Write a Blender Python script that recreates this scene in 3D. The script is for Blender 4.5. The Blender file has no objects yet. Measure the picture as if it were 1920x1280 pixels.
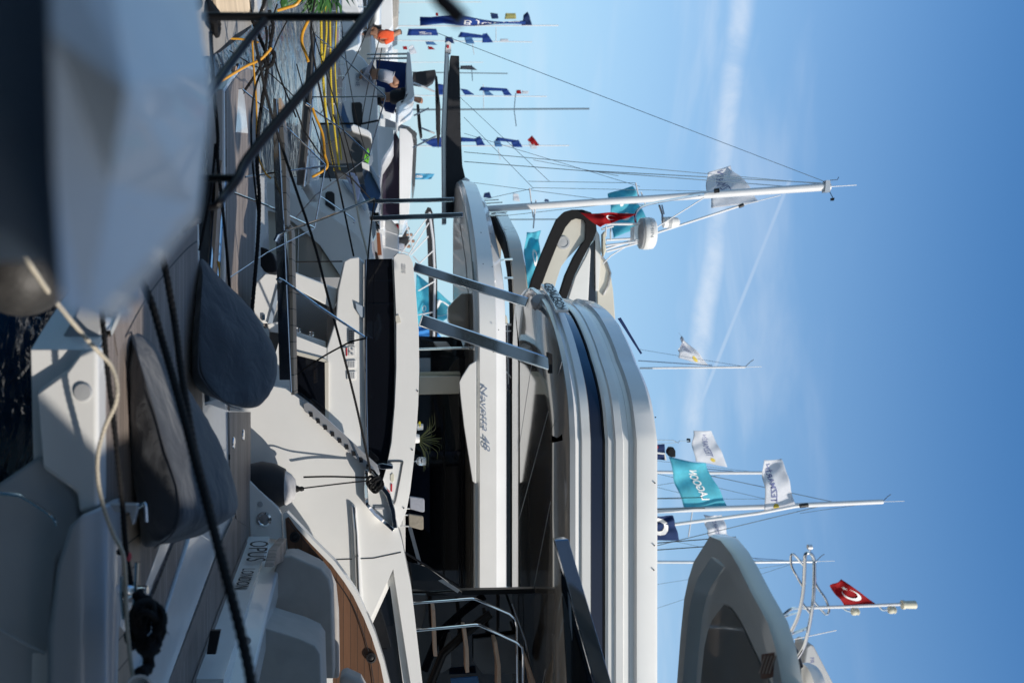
import bpy, bmesh, math, random
from mathutils import Vector, Matrix, noise
random.seed(7)
R = math.radians
sc = bpy.context.scene
COL = sc.collection
F = 1867.0            # focal length in photograph pixels (35 mm on a 36 mm frame, 1920 px)
H = 2.0               # eye height above the water
HOR = 735.0           # the horizon in the sideways photograph

# ---------------------------------------------------------------- camera
cam_d = bpy.data.cameras.new('camera'); cam = bpy.data.objects.new('camera', cam_d)
COL.objects.link(cam); sc.camera = cam
cam_d.sensor_width = 36; cam_d.lens = 35; cam_d.clip_start = .05; cam_d.clip_end = 6000
cam_d.shift_x = (960 - HOR) / 1920.0
# portrait photograph kept sideways: world up is to the right of the picture
cam.matrix_world = Matrix(((0, -1, 0, 0), (0, 0, -1, 0), (1, 0, 0, H), (0, 0, 0, 1)))
cam_d.dof.use_dof = True; cam_d.dof.focus_distance = 10.5; cam_d.dof.aperture_fstop = 1.8
sc.view_settings.view_transform = 'Standard'; sc.view_settings.look = 'None'
sc.view_settings.exposure = 0.0; sc.view_settings.gamma = 1

def direction(px, py):
    return Vector(((py - 640) / F, 1, (px - HOR) / F)).normalized()

# ---------------------------------------------------------------- sky and sun
SUN = Vector((.62, -.52, .60)).normalized()
w = bpy.data.worlds.new('World'); sc.world = w; w.use_nodes = True
nt = w.node_tree; nt.nodes.clear(); N = nt.nodes.new; L = nt.links.new
out = N('ShaderNodeOutputWorld'); bg = N('ShaderNodeBackground'); L(bg.outputs[0], out.inputs[0])
sky = N('ShaderNodeTexSky'); sky.sky_type = 'NISHITA'; sky.sun_disc = False
sky.sun_elevation = math.asin(SUN.z); sky.sun_rotation = math.atan2(SUN.x, SUN.y)
sky.air_density = 1.15; sky.dust_density = .8; sky.ozone_density = 3.0; sky.altitude = 0
tc = N('ShaderNodeTexCoord')
def vmath(op, a, b=None):
    n = N('ShaderNodeVectorMath'); n.operation = op
    for i, v in enumerate((a, b)):
        if v is None: continue
        if hasattr(v, 'is_linked'): L(v, n.inputs[i])
        else: n.inputs[i].default_value = v
    return n.outputs['Value'] if op == 'DOT_PRODUCT' else n.outputs[0]
def fm(op, a, b=None, clamp=False):
    n = N('ShaderNodeMath'); n.operation = op; n.use_clamp = clamp
    for i, v in enumerate((a, b)):
        if v is None: continue
        if hasattr(v, 'is_linked'): L(v, n.inputs[i])
        else: n.inputs[i].default_value = v
    return n.outputs[0]
def ramp(v, a, b, c=0.0, d=1.0):
    n = N('ShaderNodeMapRange'); n.interpolation_type = 'SMOOTHSTEP'
    L(v, n.inputs[0])
    for i, x in enumerate((a, b, c, d)): n.inputs[i + 1].default_value = x
    return n.outputs[0]
def noise_n(vec, scale, detail=4, rough=.55, dist=0):
    n = N('ShaderNodeTexNoise'); L(vec, n.inputs['Vector']); n.inputs['Scale'].default_value = scale
    n.inputs['Detail'].default_value = detail; n.inputs['Roughness'].default_value = rough
    n.inputs['Distortion'].default_value = dist; return n.outputs['Fac']
vec = tc.outputs['Generated']
sep = N('ShaderNodeSeparateXYZ'); L(vec, sep.inputs[0])
def contrail(p1, p2, half, x0, x1, x2, x3, wob, soft):
    n = direction(*p1).cross(direction(*p2)).normalized()
    d = vmath('DOT_PRODUCT', vec, tuple(n))
    nz = fm('MULTIPLY', fm('SUBTRACT', noise_n(vec, 5, 3), .5), wob)
    d = fm('ABSOLUTE', fm('ADD', d, nz))
    m = ramp(d, half * soft, half * 1.25, 1, 0)
    if x0 is not None: m = fm('MULTIPLY', m, ramp(sep.outputs[0], x0, x1))
    if x2 is not None: m = fm('MULTIPLY', m, ramp(sep.outputs[0], x2, x3, 1, 0))
    return m
c1 = contrail((1398, -60), (1303, 760), .0125, None, None, .05, .20, .014, .1)
c1 = fm('MULTIPLY', c1, ramp(noise_n(vec, 13, 8, .68, .6), .30, .66, .20, .60))
c2 = contrail((1482, 335), (1318, 745), .0020, -.153, -.145, .04, .12, 0, .4)
c2 = fm('MULTIPLY', c2, .30)
mp = N('ShaderNodeMapping'); L(vec, mp.inputs[0]); mp.inputs['Scale'].default_value = (1.3, 1.3, 7)
ci = ramp(noise_n(mp.outputs[0], 2.6, 5, .55, .4), .46, .8, 0, .30)
ci = fm('MULTIPLY', ci, ramp(sep.outputs[2], .33, .44, 1, 0))
haze_low = ramp(sep.outputs[2], -.02, .60, .80, 0)
cm = fm('MAXIMUM', fm('MAXIMUM', c1, c2), ci)
mix0 = N('ShaderNodeMix'); mix0.data_type = 'RGBA'
tint = N('ShaderNodeMix'); tint.data_type = 'RGBA'; tint.blend_type = 'MULTIPLY'; tint.inputs[0].default_value = 1
L(sky.outputs[0], tint.inputs[6]); 
tm = N('ShaderNodeMix'); tm.data_type = 'RGBA'; L(ramp(vmath('DOT_PRODUCT', vec, tuple(SUN)), .05, .5), tm.inputs[0])
tm.inputs[6].default_value = (.50, 1.00, 1.36, 1); tm.inputs[7].default_value = (1.15, 1.06, .92, 1); L(tm.outputs[2], tint.inputs[7])
L(haze_low, mix0.inputs[0]); L(tint.outputs[2], mix0.inputs[6]); mix0.inputs[7].default_value = (4.9, 6.7, 7.8, 1)
mix1 = N('ShaderNodeMix'); mix1.data_type = 'RGBA'
L(cm, mix1.inputs[0]); L(mix0.outputs[2], mix1.inputs[6]); mix1.inputs[7].default_value = (6.9, 7.6, 8.5, 1)
L(mix1.outputs[2], bg.inputs[0]); bg.inputs[1].default_value = .117
sd = bpy.data.lights.new('sun', 'SUN'); sd.energy = 4.1; sd.angle = R(.6); sd.color = (1, .93, .84)
so = bpy.data.objects.new('sun', sd); COL.objects.link(so)
so.rotation_euler = SUN.to_track_quat('Z', 'Y').to_euler(); so.location = (6, -5, 12)

# ---------------------------------------------------------------- materials
def new_mat(name):
    m = bpy.data.materials.new(name); m.use_nodes = True
    return m, m.node_tree, m.node_tree.nodes['Principled BSDF']
def mat(name, col, rough=.5, metal=0, coat=0, var=.08, vscale=3.0, bump=0, bscale=60, spec=.5, alpha=1, trans=0, stretch=None, rvar=.0):
    m, t, b = new_mat(name)
    n, l = t.nodes.new, t.links.new
    b.inputs['Base Color'].default_value = (*col, 1); b.inputs['Roughness'].default_value = rough
    b.inputs['Metallic'].default_value = metal; b.inputs['Coat Weight'].default_value = coat
    b.inputs['Coat Roughness'].default_value = .04
    b.inputs['Specular IOR Level'].default_value = spec; b.inputs['Alpha'].default_value = alpha
    b.inputs['Transmission Weight'].default_value = trans
    g = n('ShaderNodeNewGeometry'); src = g.outputs['Position']
    if stretch:
        mm = n('ShaderNodeMapping'); l(src, mm.inputs[0]); mm.inputs['Scale'].default_value = stretch; src = mm.outputs[0]
    if var:
        nz = n('ShaderNodeTexNoise'); l(src, nz.inputs['Vector']); nz.inputs['Scale'].default_value = vscale
        nz.inputs['Detail'].default_value = 6; nz.inputs['Roughness'].default_value = .62
        mr = n('ShaderNodeMapRange'); l(nz.outputs['Fac'], mr.inputs[0])
        mr.inputs[1].default_value = .25; mr.inputs[2].default_value = .75
        mr.inputs[3].default_value = 1 - var; mr.inputs[4].default_value = 1 + var
        mx = n('ShaderNodeMix'); mx.data_type = 'RGBA'; mx.blend_type = 'MULTIPLY'; mx.inputs[0].default_value = 1
        mx.inputs[6].default_value = (*col, 1); l(mr.outputs[0], mx.inputs[7]); l(mx.outputs[2], b.inputs['Base Color'])
        if rvar:
            m2 = n('ShaderNodeMapRange'); l(nz.outputs['Fac'], m2.inputs[0]); m2.inputs[1].default_value = .3; m2.inputs[2].default_value = .7
            m2.inputs[3].default_value = max(.01, rough - rvar); m2.inputs[4].default_value = rough + rvar
            l(m2.outputs[0], b.inputs['Roughness'])
    if bump:
        nb = n('ShaderNodeTexNoise'); l(src, nb.inputs['Vector']); nb.inputs['Scale'].default_value = bscale
        nb.inputs['Detail'].default_value = 3
        bp = n('ShaderNodeBump'); bp.inputs['Strength'].default_value = bump; bp.inputs['Distance'].default_value = .01
        l(nb.outputs['Fac'], bp.inputs['Height']); l(bp.outputs[0], b.inputs['Normal'])
    return m
def teak(name, col, axis, pitch, line=.09, rough=.55, seam=(.02, .018, .016)):
    m, t, b = new_mat(name); n, l = t.nodes.new, t.links.new
    g = n('ShaderNodeNewGeometry'); s = n('ShaderNodeSeparateXYZ'); l(g.outputs['Position'], s.inputs[0])
    d = n('ShaderNodeMath'); d.operation = 'DIVIDE'; l(s.outputs[axis], d.inputs[0]); d.inputs[1].default_value = pitch
    fr = n('ShaderNodeMath'); fr.operation = 'FRACT'; l(d.outputs[0], fr.inputs[0])
    fl = n('ShaderNodeMath'); fl.operation = 'FLOOR'; l(d.outputs[0], fl.inputs[0])
    lt = n('ShaderNodeMath'); lt.operation = 'LESS_THAN'; l(fr.outputs[0], lt.inputs[0]); lt.inputs[1].default_value = line
    wn = n('ShaderNodeTexWhiteNoise'); wn.noise_dimensions = '1D'; l(fl.outputs[0], wn.inputs['W'])
    mp = n('ShaderNodeMapping'); l(g.outputs['Position'], mp.inputs[0])
    scv = [40, 40, 40]; scv[0] = 2.5; mp.inputs['Scale'].default_value = scv
    nz = n('ShaderNodeTexNoise'); l(mp.outputs[0], nz.inputs['Vector']); nz.inputs['Scale'].default_value = 1.6; nz.inputs['Detail'].default_value = 5
    ad = n('ShaderNodeMath'); ad.operation = 'ADD'; l(wn.outputs[0], ad.inputs[0]); l(nz.outputs['Fac'], ad.inputs[1])
    mr = n('ShaderNodeMapRange'); l(ad.outputs[0], mr.inputs[0]); mr.inputs[1].default_value = .2; mr.inputs[2].default_value = 1.6
    mr.inputs[3].default_value = .68; mr.inputs[4].default_value = 1.28
    mx = n('ShaderNodeMix'); mx.data_type = 'RGBA'; mx.blend_type = 'MULTIPLY'; mx.inputs[0].default_value = 1
    mx.inputs[6].default_value = (*col, 1); l(mr.outputs[0], mx.inputs[7])
    m2 = n('ShaderNodeMix'); m2.data_type = 'RGBA'; l(lt.outputs[0], m2.inputs[0]); l(mx.outputs[2], m2.inputs[6]); m2.inputs[7].default_value = (*seam, 1)
    l(m2.outputs[2], b.inputs['Base Color']); b.inputs['Roughness'].default_value = rough
    return m
def cloth(name, col, rough=.9, weave=900, wr=.35, wscale=9, sheen=.2):
    m, t, b = new_mat(name); n, l = t.nodes.new, t.links.new
    g = n('ShaderNodeNewGeometry')
    nz = n('ShaderNodeTexNoise'); l(g.outputs['Position'], nz.inputs['Vector']); nz.inputs['Scale'].default_value = weave
    n2 = n('ShaderNodeTexNoise'); l(g.outputs['Position'], n2.inputs['Vector']); n2.inputs['Scale'].default_value = wscale; n2.inputs['Detail'].default_value = 3; n2.inputs['Distortion'].default_value = 1.2
    mr = n('ShaderNodeMapRange'); l(n2.outputs['Fac'], mr.inputs[0]); mr.inputs[3].default_value = .82; mr.inputs[4].default_value = 1.16
    mx = n('ShaderNodeMix'); mx.data_type = 'RGBA'; mx.blend_type = 'MULTIPLY'; mx.inputs[0].default_value = 1
    mx.inputs[6].default_value = (*col, 1); l(mr.outputs[0], mx.inputs[7]); l(mx.outputs[2], b.inputs['Base Color'])
    b1 = n('ShaderNodeBump'); b1.inputs['Strength'].default_value = .25; b1.inputs['Distance'].default_value = .001; l(nz.outputs['Fac'], b1.inputs['Height'])
    b2 = n('ShaderNodeBump'); b2.inputs['Strength'].default_value = wr; b2.inputs['Distance'].default_value = .02
    l(n2.outputs['Fac'], b2.inputs['Height']); l(b1.outputs[0], b2.inputs['Normal']); l(b2.outputs[0], b.inputs['Normal'])
    b.inputs['Roughness'].default_value = rough; b.inputs['Sheen Weight'].default_value = sheen
    return m
GEL = mat('white_gelcoat', (.78, .78, .76), .20, coat=.5, var=.04, vscale=1.6, rvar=.06)
GEL2 = mat('cream_gelcoat', (.62, .59, .51), .25, coat=.4, var=.05, vscale=2)
GELW = mat('far_white_gelcoat', (.78, .79, .8), .3, coat=.3, var=.06, vscale=.6)
GREYG = mat('grey_gelcoat', (.42, .43, .44), .3, coat=.4, var=.07, vscale=2)
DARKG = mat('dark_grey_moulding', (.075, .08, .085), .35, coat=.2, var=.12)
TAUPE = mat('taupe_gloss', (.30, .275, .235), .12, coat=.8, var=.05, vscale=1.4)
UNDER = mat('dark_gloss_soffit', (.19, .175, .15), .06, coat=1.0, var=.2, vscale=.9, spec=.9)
GLASS = mat('black_glass', (.005, .006, .009), .03, coat=.35, var=0, spec=.5)
NAVYG = mat('navy_tinted_glass', (.008, .012, .026), .05, coat=.2, var=0, spec=.5)
CHROME = mat('polished_steel', (.78, .79, .8), .07, metal=1, var=.06, vscale=8, rvar=.03)
DCHROME = mat('smoked_steel', (.30, .32, .35), .10, metal=1, var=.1, vscale=5)
ALU = mat('brushed_aluminium', (.62, .63, .65), .35, metal=.7, var=.08, vscale=4)
SPAR = mat('white_painted_spar', (.66, .67, .69), .3, coat=.3, var=.06, vscale=3)
BLACKP = mat('black_painted_tube', (.005, .005, .006), .38, coat=0, spec=.28, var=.15, vscale=20, bump=.05, bscale=150)
BLACKR = mat('black_rubber', (.012, .012, .013), .75, var=.2, vscale=12, bump=.2, bscale=80, spec=.25)
BLACKC = cloth('black_canvas', (.017, .018, .022), .85, wr=.5, wscale=3)
TEAKG = teak('weathered_teak', (.25, .21, .185), 1, .052)
TEAKGP = mat('weathered_teak_border', (.25, .21, .185), .6, var=.22, vscale=14, stretch=(.3, 3, 3))
TEAKB = teak('oiled_teak_panel', (.135, .068, .038), 2, .0625, line=.05, rough=.4)
TEAKX = teak('pale_teak_edge', (.42, .31, .22), 0, .14, line=.05)
TEAKW = mat('pale_oak', (.55, .38, .27), .5, var=.18, vscale=12, stretch=(2, 2, 12))
NAVYC = cloth('slate_blue_fabric', (.046, .053, .066), .88, wr=.7, wscale=5.5)
BEIGEC = cloth('cushion_fabric', (.40, .375, .35), .85, wr=.18, wscale=5)
ROPEB = mat('black_rope', (.013, .013, .014), .85, var=.4, vscale=160, bump=.4, bscale=300, spec=.2)
ROPEW = mat('white_rope', (.50, .45, .36), .8, var=.2, vscale=60, bump=.3, bscale=300)
ROPEY = mat('yellow_rope', (.58, .43, .03), .7, var=.25, vscale=120, bump=.3, bscale=300)
HOSEY = mat('orange_yellow_hose', (.62, .30, .02), .4, var=.1, vscale=30)
REDM = mat('red_cord', (.45, .015, .03), .6, var=.1)
REDF = mat('red_flag_cloth', (.50, .008, .016), .8, var=.12, vscale=10)
WHITEM = mat('white_plastic', (.74, .74, .73), .4, var=.05)
CREAMP = mat('aged_white_plastic', (.60, .58, .47), .45, var=.06)
BLACKI = mat('black_print', (.01, .01, .012), .5, var=0)
SILVERI = mat('silver_blue_lettering', (.20, .25, .34), .4, metal=0, var=0)
NAVYI = mat('navy_print', (.10, .12, .28), .6, var=0)
WHITEI = mat('white_print', (.85, .85, .85), .7, var=0)
GOLDI = mat('gold_print', (.55, .42, .05), .7, var=0)
PEDM = mat('grey_white_pedestal_paint', (.78, .79, .78), .45, coat=.2, var=.10, vscale=5, bump=.05, bscale=60)
PEDD = mat('slate_pedestal_base', (.34, .37, .40), .5, var=.15, vscale=6)
CONC = mat('concrete', (.34, .32, .29), .85, var=.2, vscale=9, bump=.3, bscale=90)
TURQ = mat('teal_flag_cloth', (.16, .66, .78), .8, var=.12, vscale=5)
BLUEF = mat('blue_flag_cloth', (.03, .10, .42), .8, var=.15, vscale=2)
BUOYM = mat('grimy_white_buoy', (.04, .038, .036), .55, var=.6, vscale=9, bump=.2, bscale=40)
NAVYF = mat('navy_flag_cloth', (.03, .07, .22), .8, var=.15, vscale=2)
LBLUEF = mat('light_blue_flag_cloth', (.12, .30, .58), .8, var=.15, vscale=2)
GREYF = mat('grey_flag_cloth', (.09, .10, .13), .8, var=.15, vscale=2)
YELF = mat('pale_yellow_flag_cloth', (.62, .58, .25), .8, var=.1, vscale=2)
WHITEF = mat('white_flag_cloth', (.86, .87, .90), .8, var=.06, vscale=4)
BLUEH = mat('blue_hull_paint', (.07, .15, .30), .2, coat=.5, var=.05)
LGREYH = mat('pale_blue_hull_paint', (.38, .45, .53), .25, coat=.4, var=.05)
GREEN = mat('green_leaf', (.04, .13, .03), .5, var=.3, vscale=30)
LIME = mat('lime_paint', (.18, .55, .05), .4, var=.1)
SKIN = mat('skin', (.36, .19, .12), .55, var=.08, vscale=20)
ORANGE = cloth('orange_shirt', (.75, .09, .02), .8, wscale=15)
GREYC = cloth('pale_grey_cloth', (.34, .36, .42), .85, wscale=12)
BLKC = cloth('black_cloth', (.02, .02, .025), .85, wscale=12)
TANC = cloth('khaki_cloth', (.30, .27, .22), .85, wscale=12)
HAIR = mat('brown_hair', (.06, .03, .018), .6, var=.3, vscale=60)
CLEARG = mat('clear_glass', (.75, .8, .85), .03, var=0, trans=.85)
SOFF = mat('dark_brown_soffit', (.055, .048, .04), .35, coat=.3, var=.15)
PURPLEG = mat('purple_tinted_glass', (.035, .025, .045), .08, coat=.8, var=.1, vscale=2)
BROWNW = mat('rust_brown_paint', (.22, .07, .025), .5, var=.2)
FENDW = mat('scuffed_white_buoy', (.42, .42, .43), .5, var=.35, vscale=6, bump=.1, bscale=30)
# translucent cloth for flags
for _m in (TURQ, BLUEF, NAVYF, LBLUEF, GREYF, YELF, WHITEF, REDF):
    t = _m.node_tree; b = t.nodes['Principled BSDF']; o = t.nodes['Material Output']
    tr = t.nodes.new('ShaderNodeBsdfTranslucent'); ms = t.nodes.new('ShaderNodeMixShader'); ms.inputs[0].default_value = .55
    lk = b.inputs['Base Color'].links
    if lk: t.links.new(lk[0].from_socket, tr.inputs[0])
    t.links.new(b.outputs[0], ms.inputs[1]); t.links.new(tr.outputs[0], ms.inputs[2]); t.links.new(ms.outputs[0], o.inputs[0])
# water
WATER, t, b = new_mat('harbour_water')
n, l = t.nodes.new, t.links.new
b.inputs['Base Color'].default_value = (.010, .045, .085, 1); b.inputs['Roughness'].default_value = .06; b.inputs['IOR'].default_value = 1.33
g = n('ShaderNodeNewGeometry'); h = None
bp = None
for s_, st, scl in ((.9, .5, (1, .55, 1)), (3.2, .5, (1, .6, 1)), (11, .28, (1, .7, 1))):
    mm = n('ShaderNodeMapping'); l(g.outputs['Position'], mm.inputs[0]); mm.inputs['Scale'].default_value = scl
    nz = n('ShaderNodeTexNoise'); l(mm.outputs[0], nz.inputs['Vector']); nz.inputs['Scale'].default_value = s_; nz.inputs['Detail'].default_value = 3; nz.inputs['Distortion'].default_value = .8
    x = n('ShaderNodeBump'); x.inputs['Strength'].default_value = st; x.inputs['Distance'].default_value = .25 / s_ * .9
    l(nz.outputs['Fac'], x.inputs['Height'])
    if bp: l(bp.outputs[0], x.inputs['Normal'])
    bp = x
l(bp.outputs[0], b.inputs['Normal'])

# ---------------------------------------------------------------- helpers
DS = [1.0]
def P(px, py, D):
    D = D * DS[0]
    return Vector(((py - 640) * D / F, D, H + (px - HOR) * D / F))
def G(px, py, z):
    D = (z - H) * F / (px - HOR); return P(px, py, D / DS[0])
def wloc(o):
    v = Vector((0, 0, 0))
    while o: v += o.location; o = o.parent
    return v
def obj(name, bm, m, parent=None, bevel=0, smooth=35, label=None, **tags):
    bmesh.ops.remove_doubles(bm, verts=bm.verts, dist=1e-5)
    bmesh.ops.recalc_face_normals(bm, faces=bm.faces)
    base = wloc(parent)
    if parent is None and bm.verts:
        xs = [v.co for v in bm.verts]
        base = Vector((sum(v.x for v in xs) / len(xs), sum(v.y for v in xs) / len(xs), min(v.z for v in xs)))
    for v in bm.verts: v.co -= base
    if smooth:
        th = R(smooth)
        for f in bm.faces: f.smooth = True
        for e in bm.edges:
            e.smooth = not (len(e.link_faces) == 2 and e.calc_face_angle(0) > th)
    me = bpy.data.meshes.new(name); bm.to_mesh(me); bm.free()
    for q in (m if isinstance(m, (list, tuple)) else [m]): me.materials.append(q)
    o = bpy.data.objects.new(name, me); COL.objects.link(o)
    if parent: o.parent = parent
    else: o.location = base
    if bevel:
        bv = o.modifiers.new('bevel', 'BEVEL'); bv.width = bevel; bv.segments = 3; bv.limit_method = 'ANGLE'; bv.angle_limit = R(40)
        bv.harden_normals = False
    if label: o['label'] = label
    for k, v in tags.items(): o[k] = v
    return o
def thing(name, label, cat, loc, group=None):
    o = bpy.data.objects.new(name, None); COL.objects.link(o); o.location = loc; o.empty_display_size = .2
    o['label'] = label; o['category'] = cat
    if group: o['group'] = group
    return o
def NB(): return bmesh.new()
def capf(bm, vs):
    f = bm.faces.new(vs); f.normal_update()
    if len(vs) > 4: bmesh.ops.triangulate(bm, faces=[f], ngon_method='EAR_CLIP')
def prism(bm, front, back, caps=True):
    a = [bm.verts.new(v) for v in front]; b = [bm.verts.new(v) for v in back]; n = len(a)
    for i in range(n): bm.faces.new((a[i], a[(i + 1) % n], b[(i + 1) % n], b[i]))
    if caps:
        for r in (a, b):
            capf(bm, r)
    return bm
def ext(pts, D, th, bm=None):
    "outline in photograph pixels at distance D, made solid backwards by th metres"
    bm = bm or NB(); fr = [P(x, y, D) for x, y in pts]
    return prism(bm, fr, [v + Vector((0, th, 0)) for v in fr])
def slab(pts, z, th, bm=None):
    bm = bm or NB(); tp = [G(x, y, z) if not isinstance(x, Vector) else x for x, y in pts]
    return prism(bm, tp, [v - Vector((0, 0, th)) for v in tp])
def slabw(pts, z, th, bm=None):
    bm = bm or NB(); tp = [Vector((x, y, z)) for x, y in pts]
    return prism(bm, tp, [v + Vector((0, 0, th)) for v in tp])
def box(x0, x1, y0, y1, z0, z1, bm=None):
    return slabw([(x0, y0), (x1, y0), (x1, y1), (x0, y1)], z0, z1 - z0, bm)
def catmull(pts, n=6):
    if len(pts) < 3: return list(pts)
    o = []; q = [pts[0] * 2 - pts[1]] + list(pts) + [pts[-1] * 2 - pts[-2]]
    for i in range(1, len(q) - 2):
        for k in range(n):
            t = k / n; a, b, c, d = q[i - 1], q[i], q[i + 1], q[i + 2]
            o.append(.5 * ((2 * b) + (c - a) * t + (2 * a - 5 * b + 4 * c - d) * t * t + (3 * b - a - 3 * c + d) * t ** 3))
    o.append(pts[-1]); return o
def resample(pts, step):
    o = [pts[0]]; acc = 0
    for a, b in zip(pts, pts[1:]):
        l = (b - a).length
        if l < 1e-9: continue
        d = step - acc
        while d <= l: o.append(a + (b - a) * (d / l)); d += step
        acc = (acc + l) % step
    o.append(pts[-1]); return o
def tube(pts, r, bm=None, seg=10, twist=None, depth=.13, strands=3, r1=None):
    bm = bm or NB(); prev = None; up = Vector((.13, .31, .94)).normalized(); s = 0; n = len(pts)
    for i, p in enumerate(pts):
        tg = (pts[min(i + 1, n - 1)] - pts[max(i - 1, 0)])
        if tg.length < 1e-9: tg = Vector((0, 0, 1))
        tg.normalize()
        u = up - tg * up.dot(tg)
        if u.length < .05: u = Vector((1, 0, 0)) - tg * tg.x
        u.normalize(); up = u; v = tg.cross(u)
        if i: s += (p - pts[i - 1]).length
        rr = r if r1 is None else r + (r1 - r) * i / max(1, n - 1)
        ring = []
        for k in range(seg):
            a = 2 * math.pi * k / seg; q = rr
            if twist: q = rr * (1 - depth + 2 * depth * abs(math.cos(strands * .5 * (a - s / twist * 2 * math.pi))))
            ring.append(bm.verts.new(p + u * (q * math.cos(a)) + v * (q * math.sin(a))))
        if prev:
            for k in range(seg): bm.faces.new((prev[k], prev[(k + 1) % seg], ring[(k + 1) % seg], ring[k]))
        else: bm.faces.new(ring)
        prev = ring
    bm.faces.new(prev); return bm
def pts3(path, D):
    if not isinstance(D, (list, tuple)): D = [D] * len(path)
    if len(D) == 2 and len(path) > 2: D = [D[0] + (D[1] - D[0]) * i / (len(path) - 1) for i in range(len(path))]
    return [P(x, y, d) for (x, y), d in zip(path, D)]
def tp(path, D, w, bm=None, curve=False, seg=10, w1=None):
    "tube along photograph pixels; w = drawn width in pixels at the first point's distance"
    p = pts3(path, D); d0 = p[0].y; r = w * .5 * d0 / F
    if curve: p = catmull(p, 6)
    return tube(p, r, bm, seg, r1=None if w1 is None else w1 * .5 * p[-1].y / F)
def ropem(path, D, w, bm=None, curve=True, seg=9):
    p = pts3(path, D); r = w * .5 * p[0].y / F
    if curve: p = catmull(p, 8)
    L_ = sum((b - a).length for a, b in zip(p, p[1:])); step = max(r * .55, L_ / 700)
    return tube(resample(p, step), r, bm, seg, twist=r * 7 if step < r * 1.2 else None, depth=.16)
def lathe(c, axis, prof, bm=None, seg=24):
    "prof: (distance along axis, radius)"
    bm = bm or NB(); axis = axis.normalized(); u = axis.orthogonal().normalized(); v = axis.cross(u); prev = None
    for d, r in prof:
        ring = [bm.verts.new(c + axis * d + u * (max(r, 1e-4) * math.cos(2 * math.pi * k / seg)) + v * (max(r, 1e-4) * math.sin(2 * math.pi * k / seg))) for k in range(seg)]
        if prev:
            for k in range(seg): bm.faces.new((prev[k], prev[(k + 1) % seg], ring[(k + 1) % seg], ring[k]))
        else: bm.faces.new(ring)
        prev = ring
    bm.faces.new(prev); return bm
UPV = Vector((0, 0, 1)); FRONT = Vector((0, -1, 0))
def disc(px, py, D, rpx, th=.02, bm=None, seg=20):
    return lathe(P(px, py, D), FRONT, [(-.005, rpx * D / F), (th, rpx * D / F * .92)], bm, seg)
def sweep(path, ks, prof, bm=None):
    "path (X,Y) seen from above; ks = 0 on the boat's side to 1 at its stern; prof = closed loop of (outward, outward at the stern, z)"
    bm = bm or NB(); prev = None; n = len(path)
    for i, (x, y) in enumerate(path):
        a = path[max(i - 1, 0)]; b = path[min(i + 1, n - 1)]
        tx, ty = b[0] - a[0], b[1] - a[1]; l_ = math.hypot(tx, ty); nx, ny = -ty / l_, tx / l_
        ring = [bm.verts.new((x + nx * (o + s * ks[i]), y + ny * (o + s * ks[i]), z)) for o, s, z in prof]
        m_ = len(ring)
        if prev:
            for k in range(m_): bm.faces.new((prev[k], prev[(k + 1) % m_], ring[(k + 1) % m_], ring[k]))
        else:
            capf(bm, ring)
        prev = ring
    capf(bm, prev)
    return bm
_font = {}
def glyphs(s, shear=0, bold=0):
    c = bpy.data.curves.new('t', 'FONT'); c.body = s; c.size = 1; c.shear = shear; c.offset = bold; c.resolution_u = 3
    o = bpy.data.objects.new('t', c); COL.objects.link(o)
    me = o.to_mesh(); bm = NB(); bm.from_mesh(me); o.to_mesh_clear()
    bpy.data.objects.remove(o); bpy.data.curves.remove(c)
    xs = [v.co.x for v in bm.verts]; ys = [v.co.y for v in bm.verts]
    x0, x1, y0, y1 = min(xs), max(xs), min(ys), max(ys)
    for v in bm.verts: v.co = Vector(((v.co.x - x0) / (x1 - x0), (v.co.y - y0) / (y1 - y0), 0))
    return bm
def text(name, s, m, parent, fn, shear=0, bold=0, lift=.004, cuts=0):
    "fn maps (u along the line, v up the letters) to a point in the place"
    bm = glyphs(s, shear, bold)
    if cuts: bmesh.ops.subdivide_edges(bm, edges=bm.edges, cuts=cuts)
    for v in bm.verts: v.co = fn(v.co.x, v.co.y)
    r = bmesh.ops.extrude_face_region(bm, geom=list(bm.faces))
    for e in r['geom']:
        if isinstance(e, bmesh.types.BMVert): e.co += Vector((0, -lift, 0))
    return obj(name, bm, m, parent, smooth=0)
def quadmap(a, b, c, d):
    "a = start bottom, b = end bottom, c = end top, d = start top"
    return lambda u, v: (a * (1 - u) + b * u) * (1 - v) + (d * (1 - u) + c * u) * v
def pxquad(a, b, c, d, D):
    Ds = D if isinstance(D, (list, tuple)) else [D] * 4
    return quadmap(*[P(p[0], p[1], q) for p, q in zip((a, b, c, d), Ds)])
# ================================================================ setting
def struct(o): o['kind'] = 'structure'; return o
bm = NB()
vs = [bm.verts.new(v) for v in ((-1500, -60, 0), (1500, -60, 0), (1500, 3000, 0), (-1500, 3000, 0))]; bm.faces.new(vs)
struct(obj('water', bm, WATER, smooth=0))

# ================================================================ nearest yacht
Y1 = thing('motor_yacht', 'nearest motor yacht, weathered teak platform and grey cockpit cushions filling the lower left', 'yacht', (3, 6.6, 0), 'yachts moored side by side')
def loft(rings, bm=None):
    bm = bm or NB(); prev = None
    for rg in rings:
        r = [bm.verts.new(v) for v in rg]; n = len(r)
        if prev:
            for k in range(n): bm.faces.new((prev[k], prev[(k + 1) % n], r[(k + 1) % n], r[k]))
        else: bm.faces.new(r)
        prev = r
    bm.faces.new(prev); return bm
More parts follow.
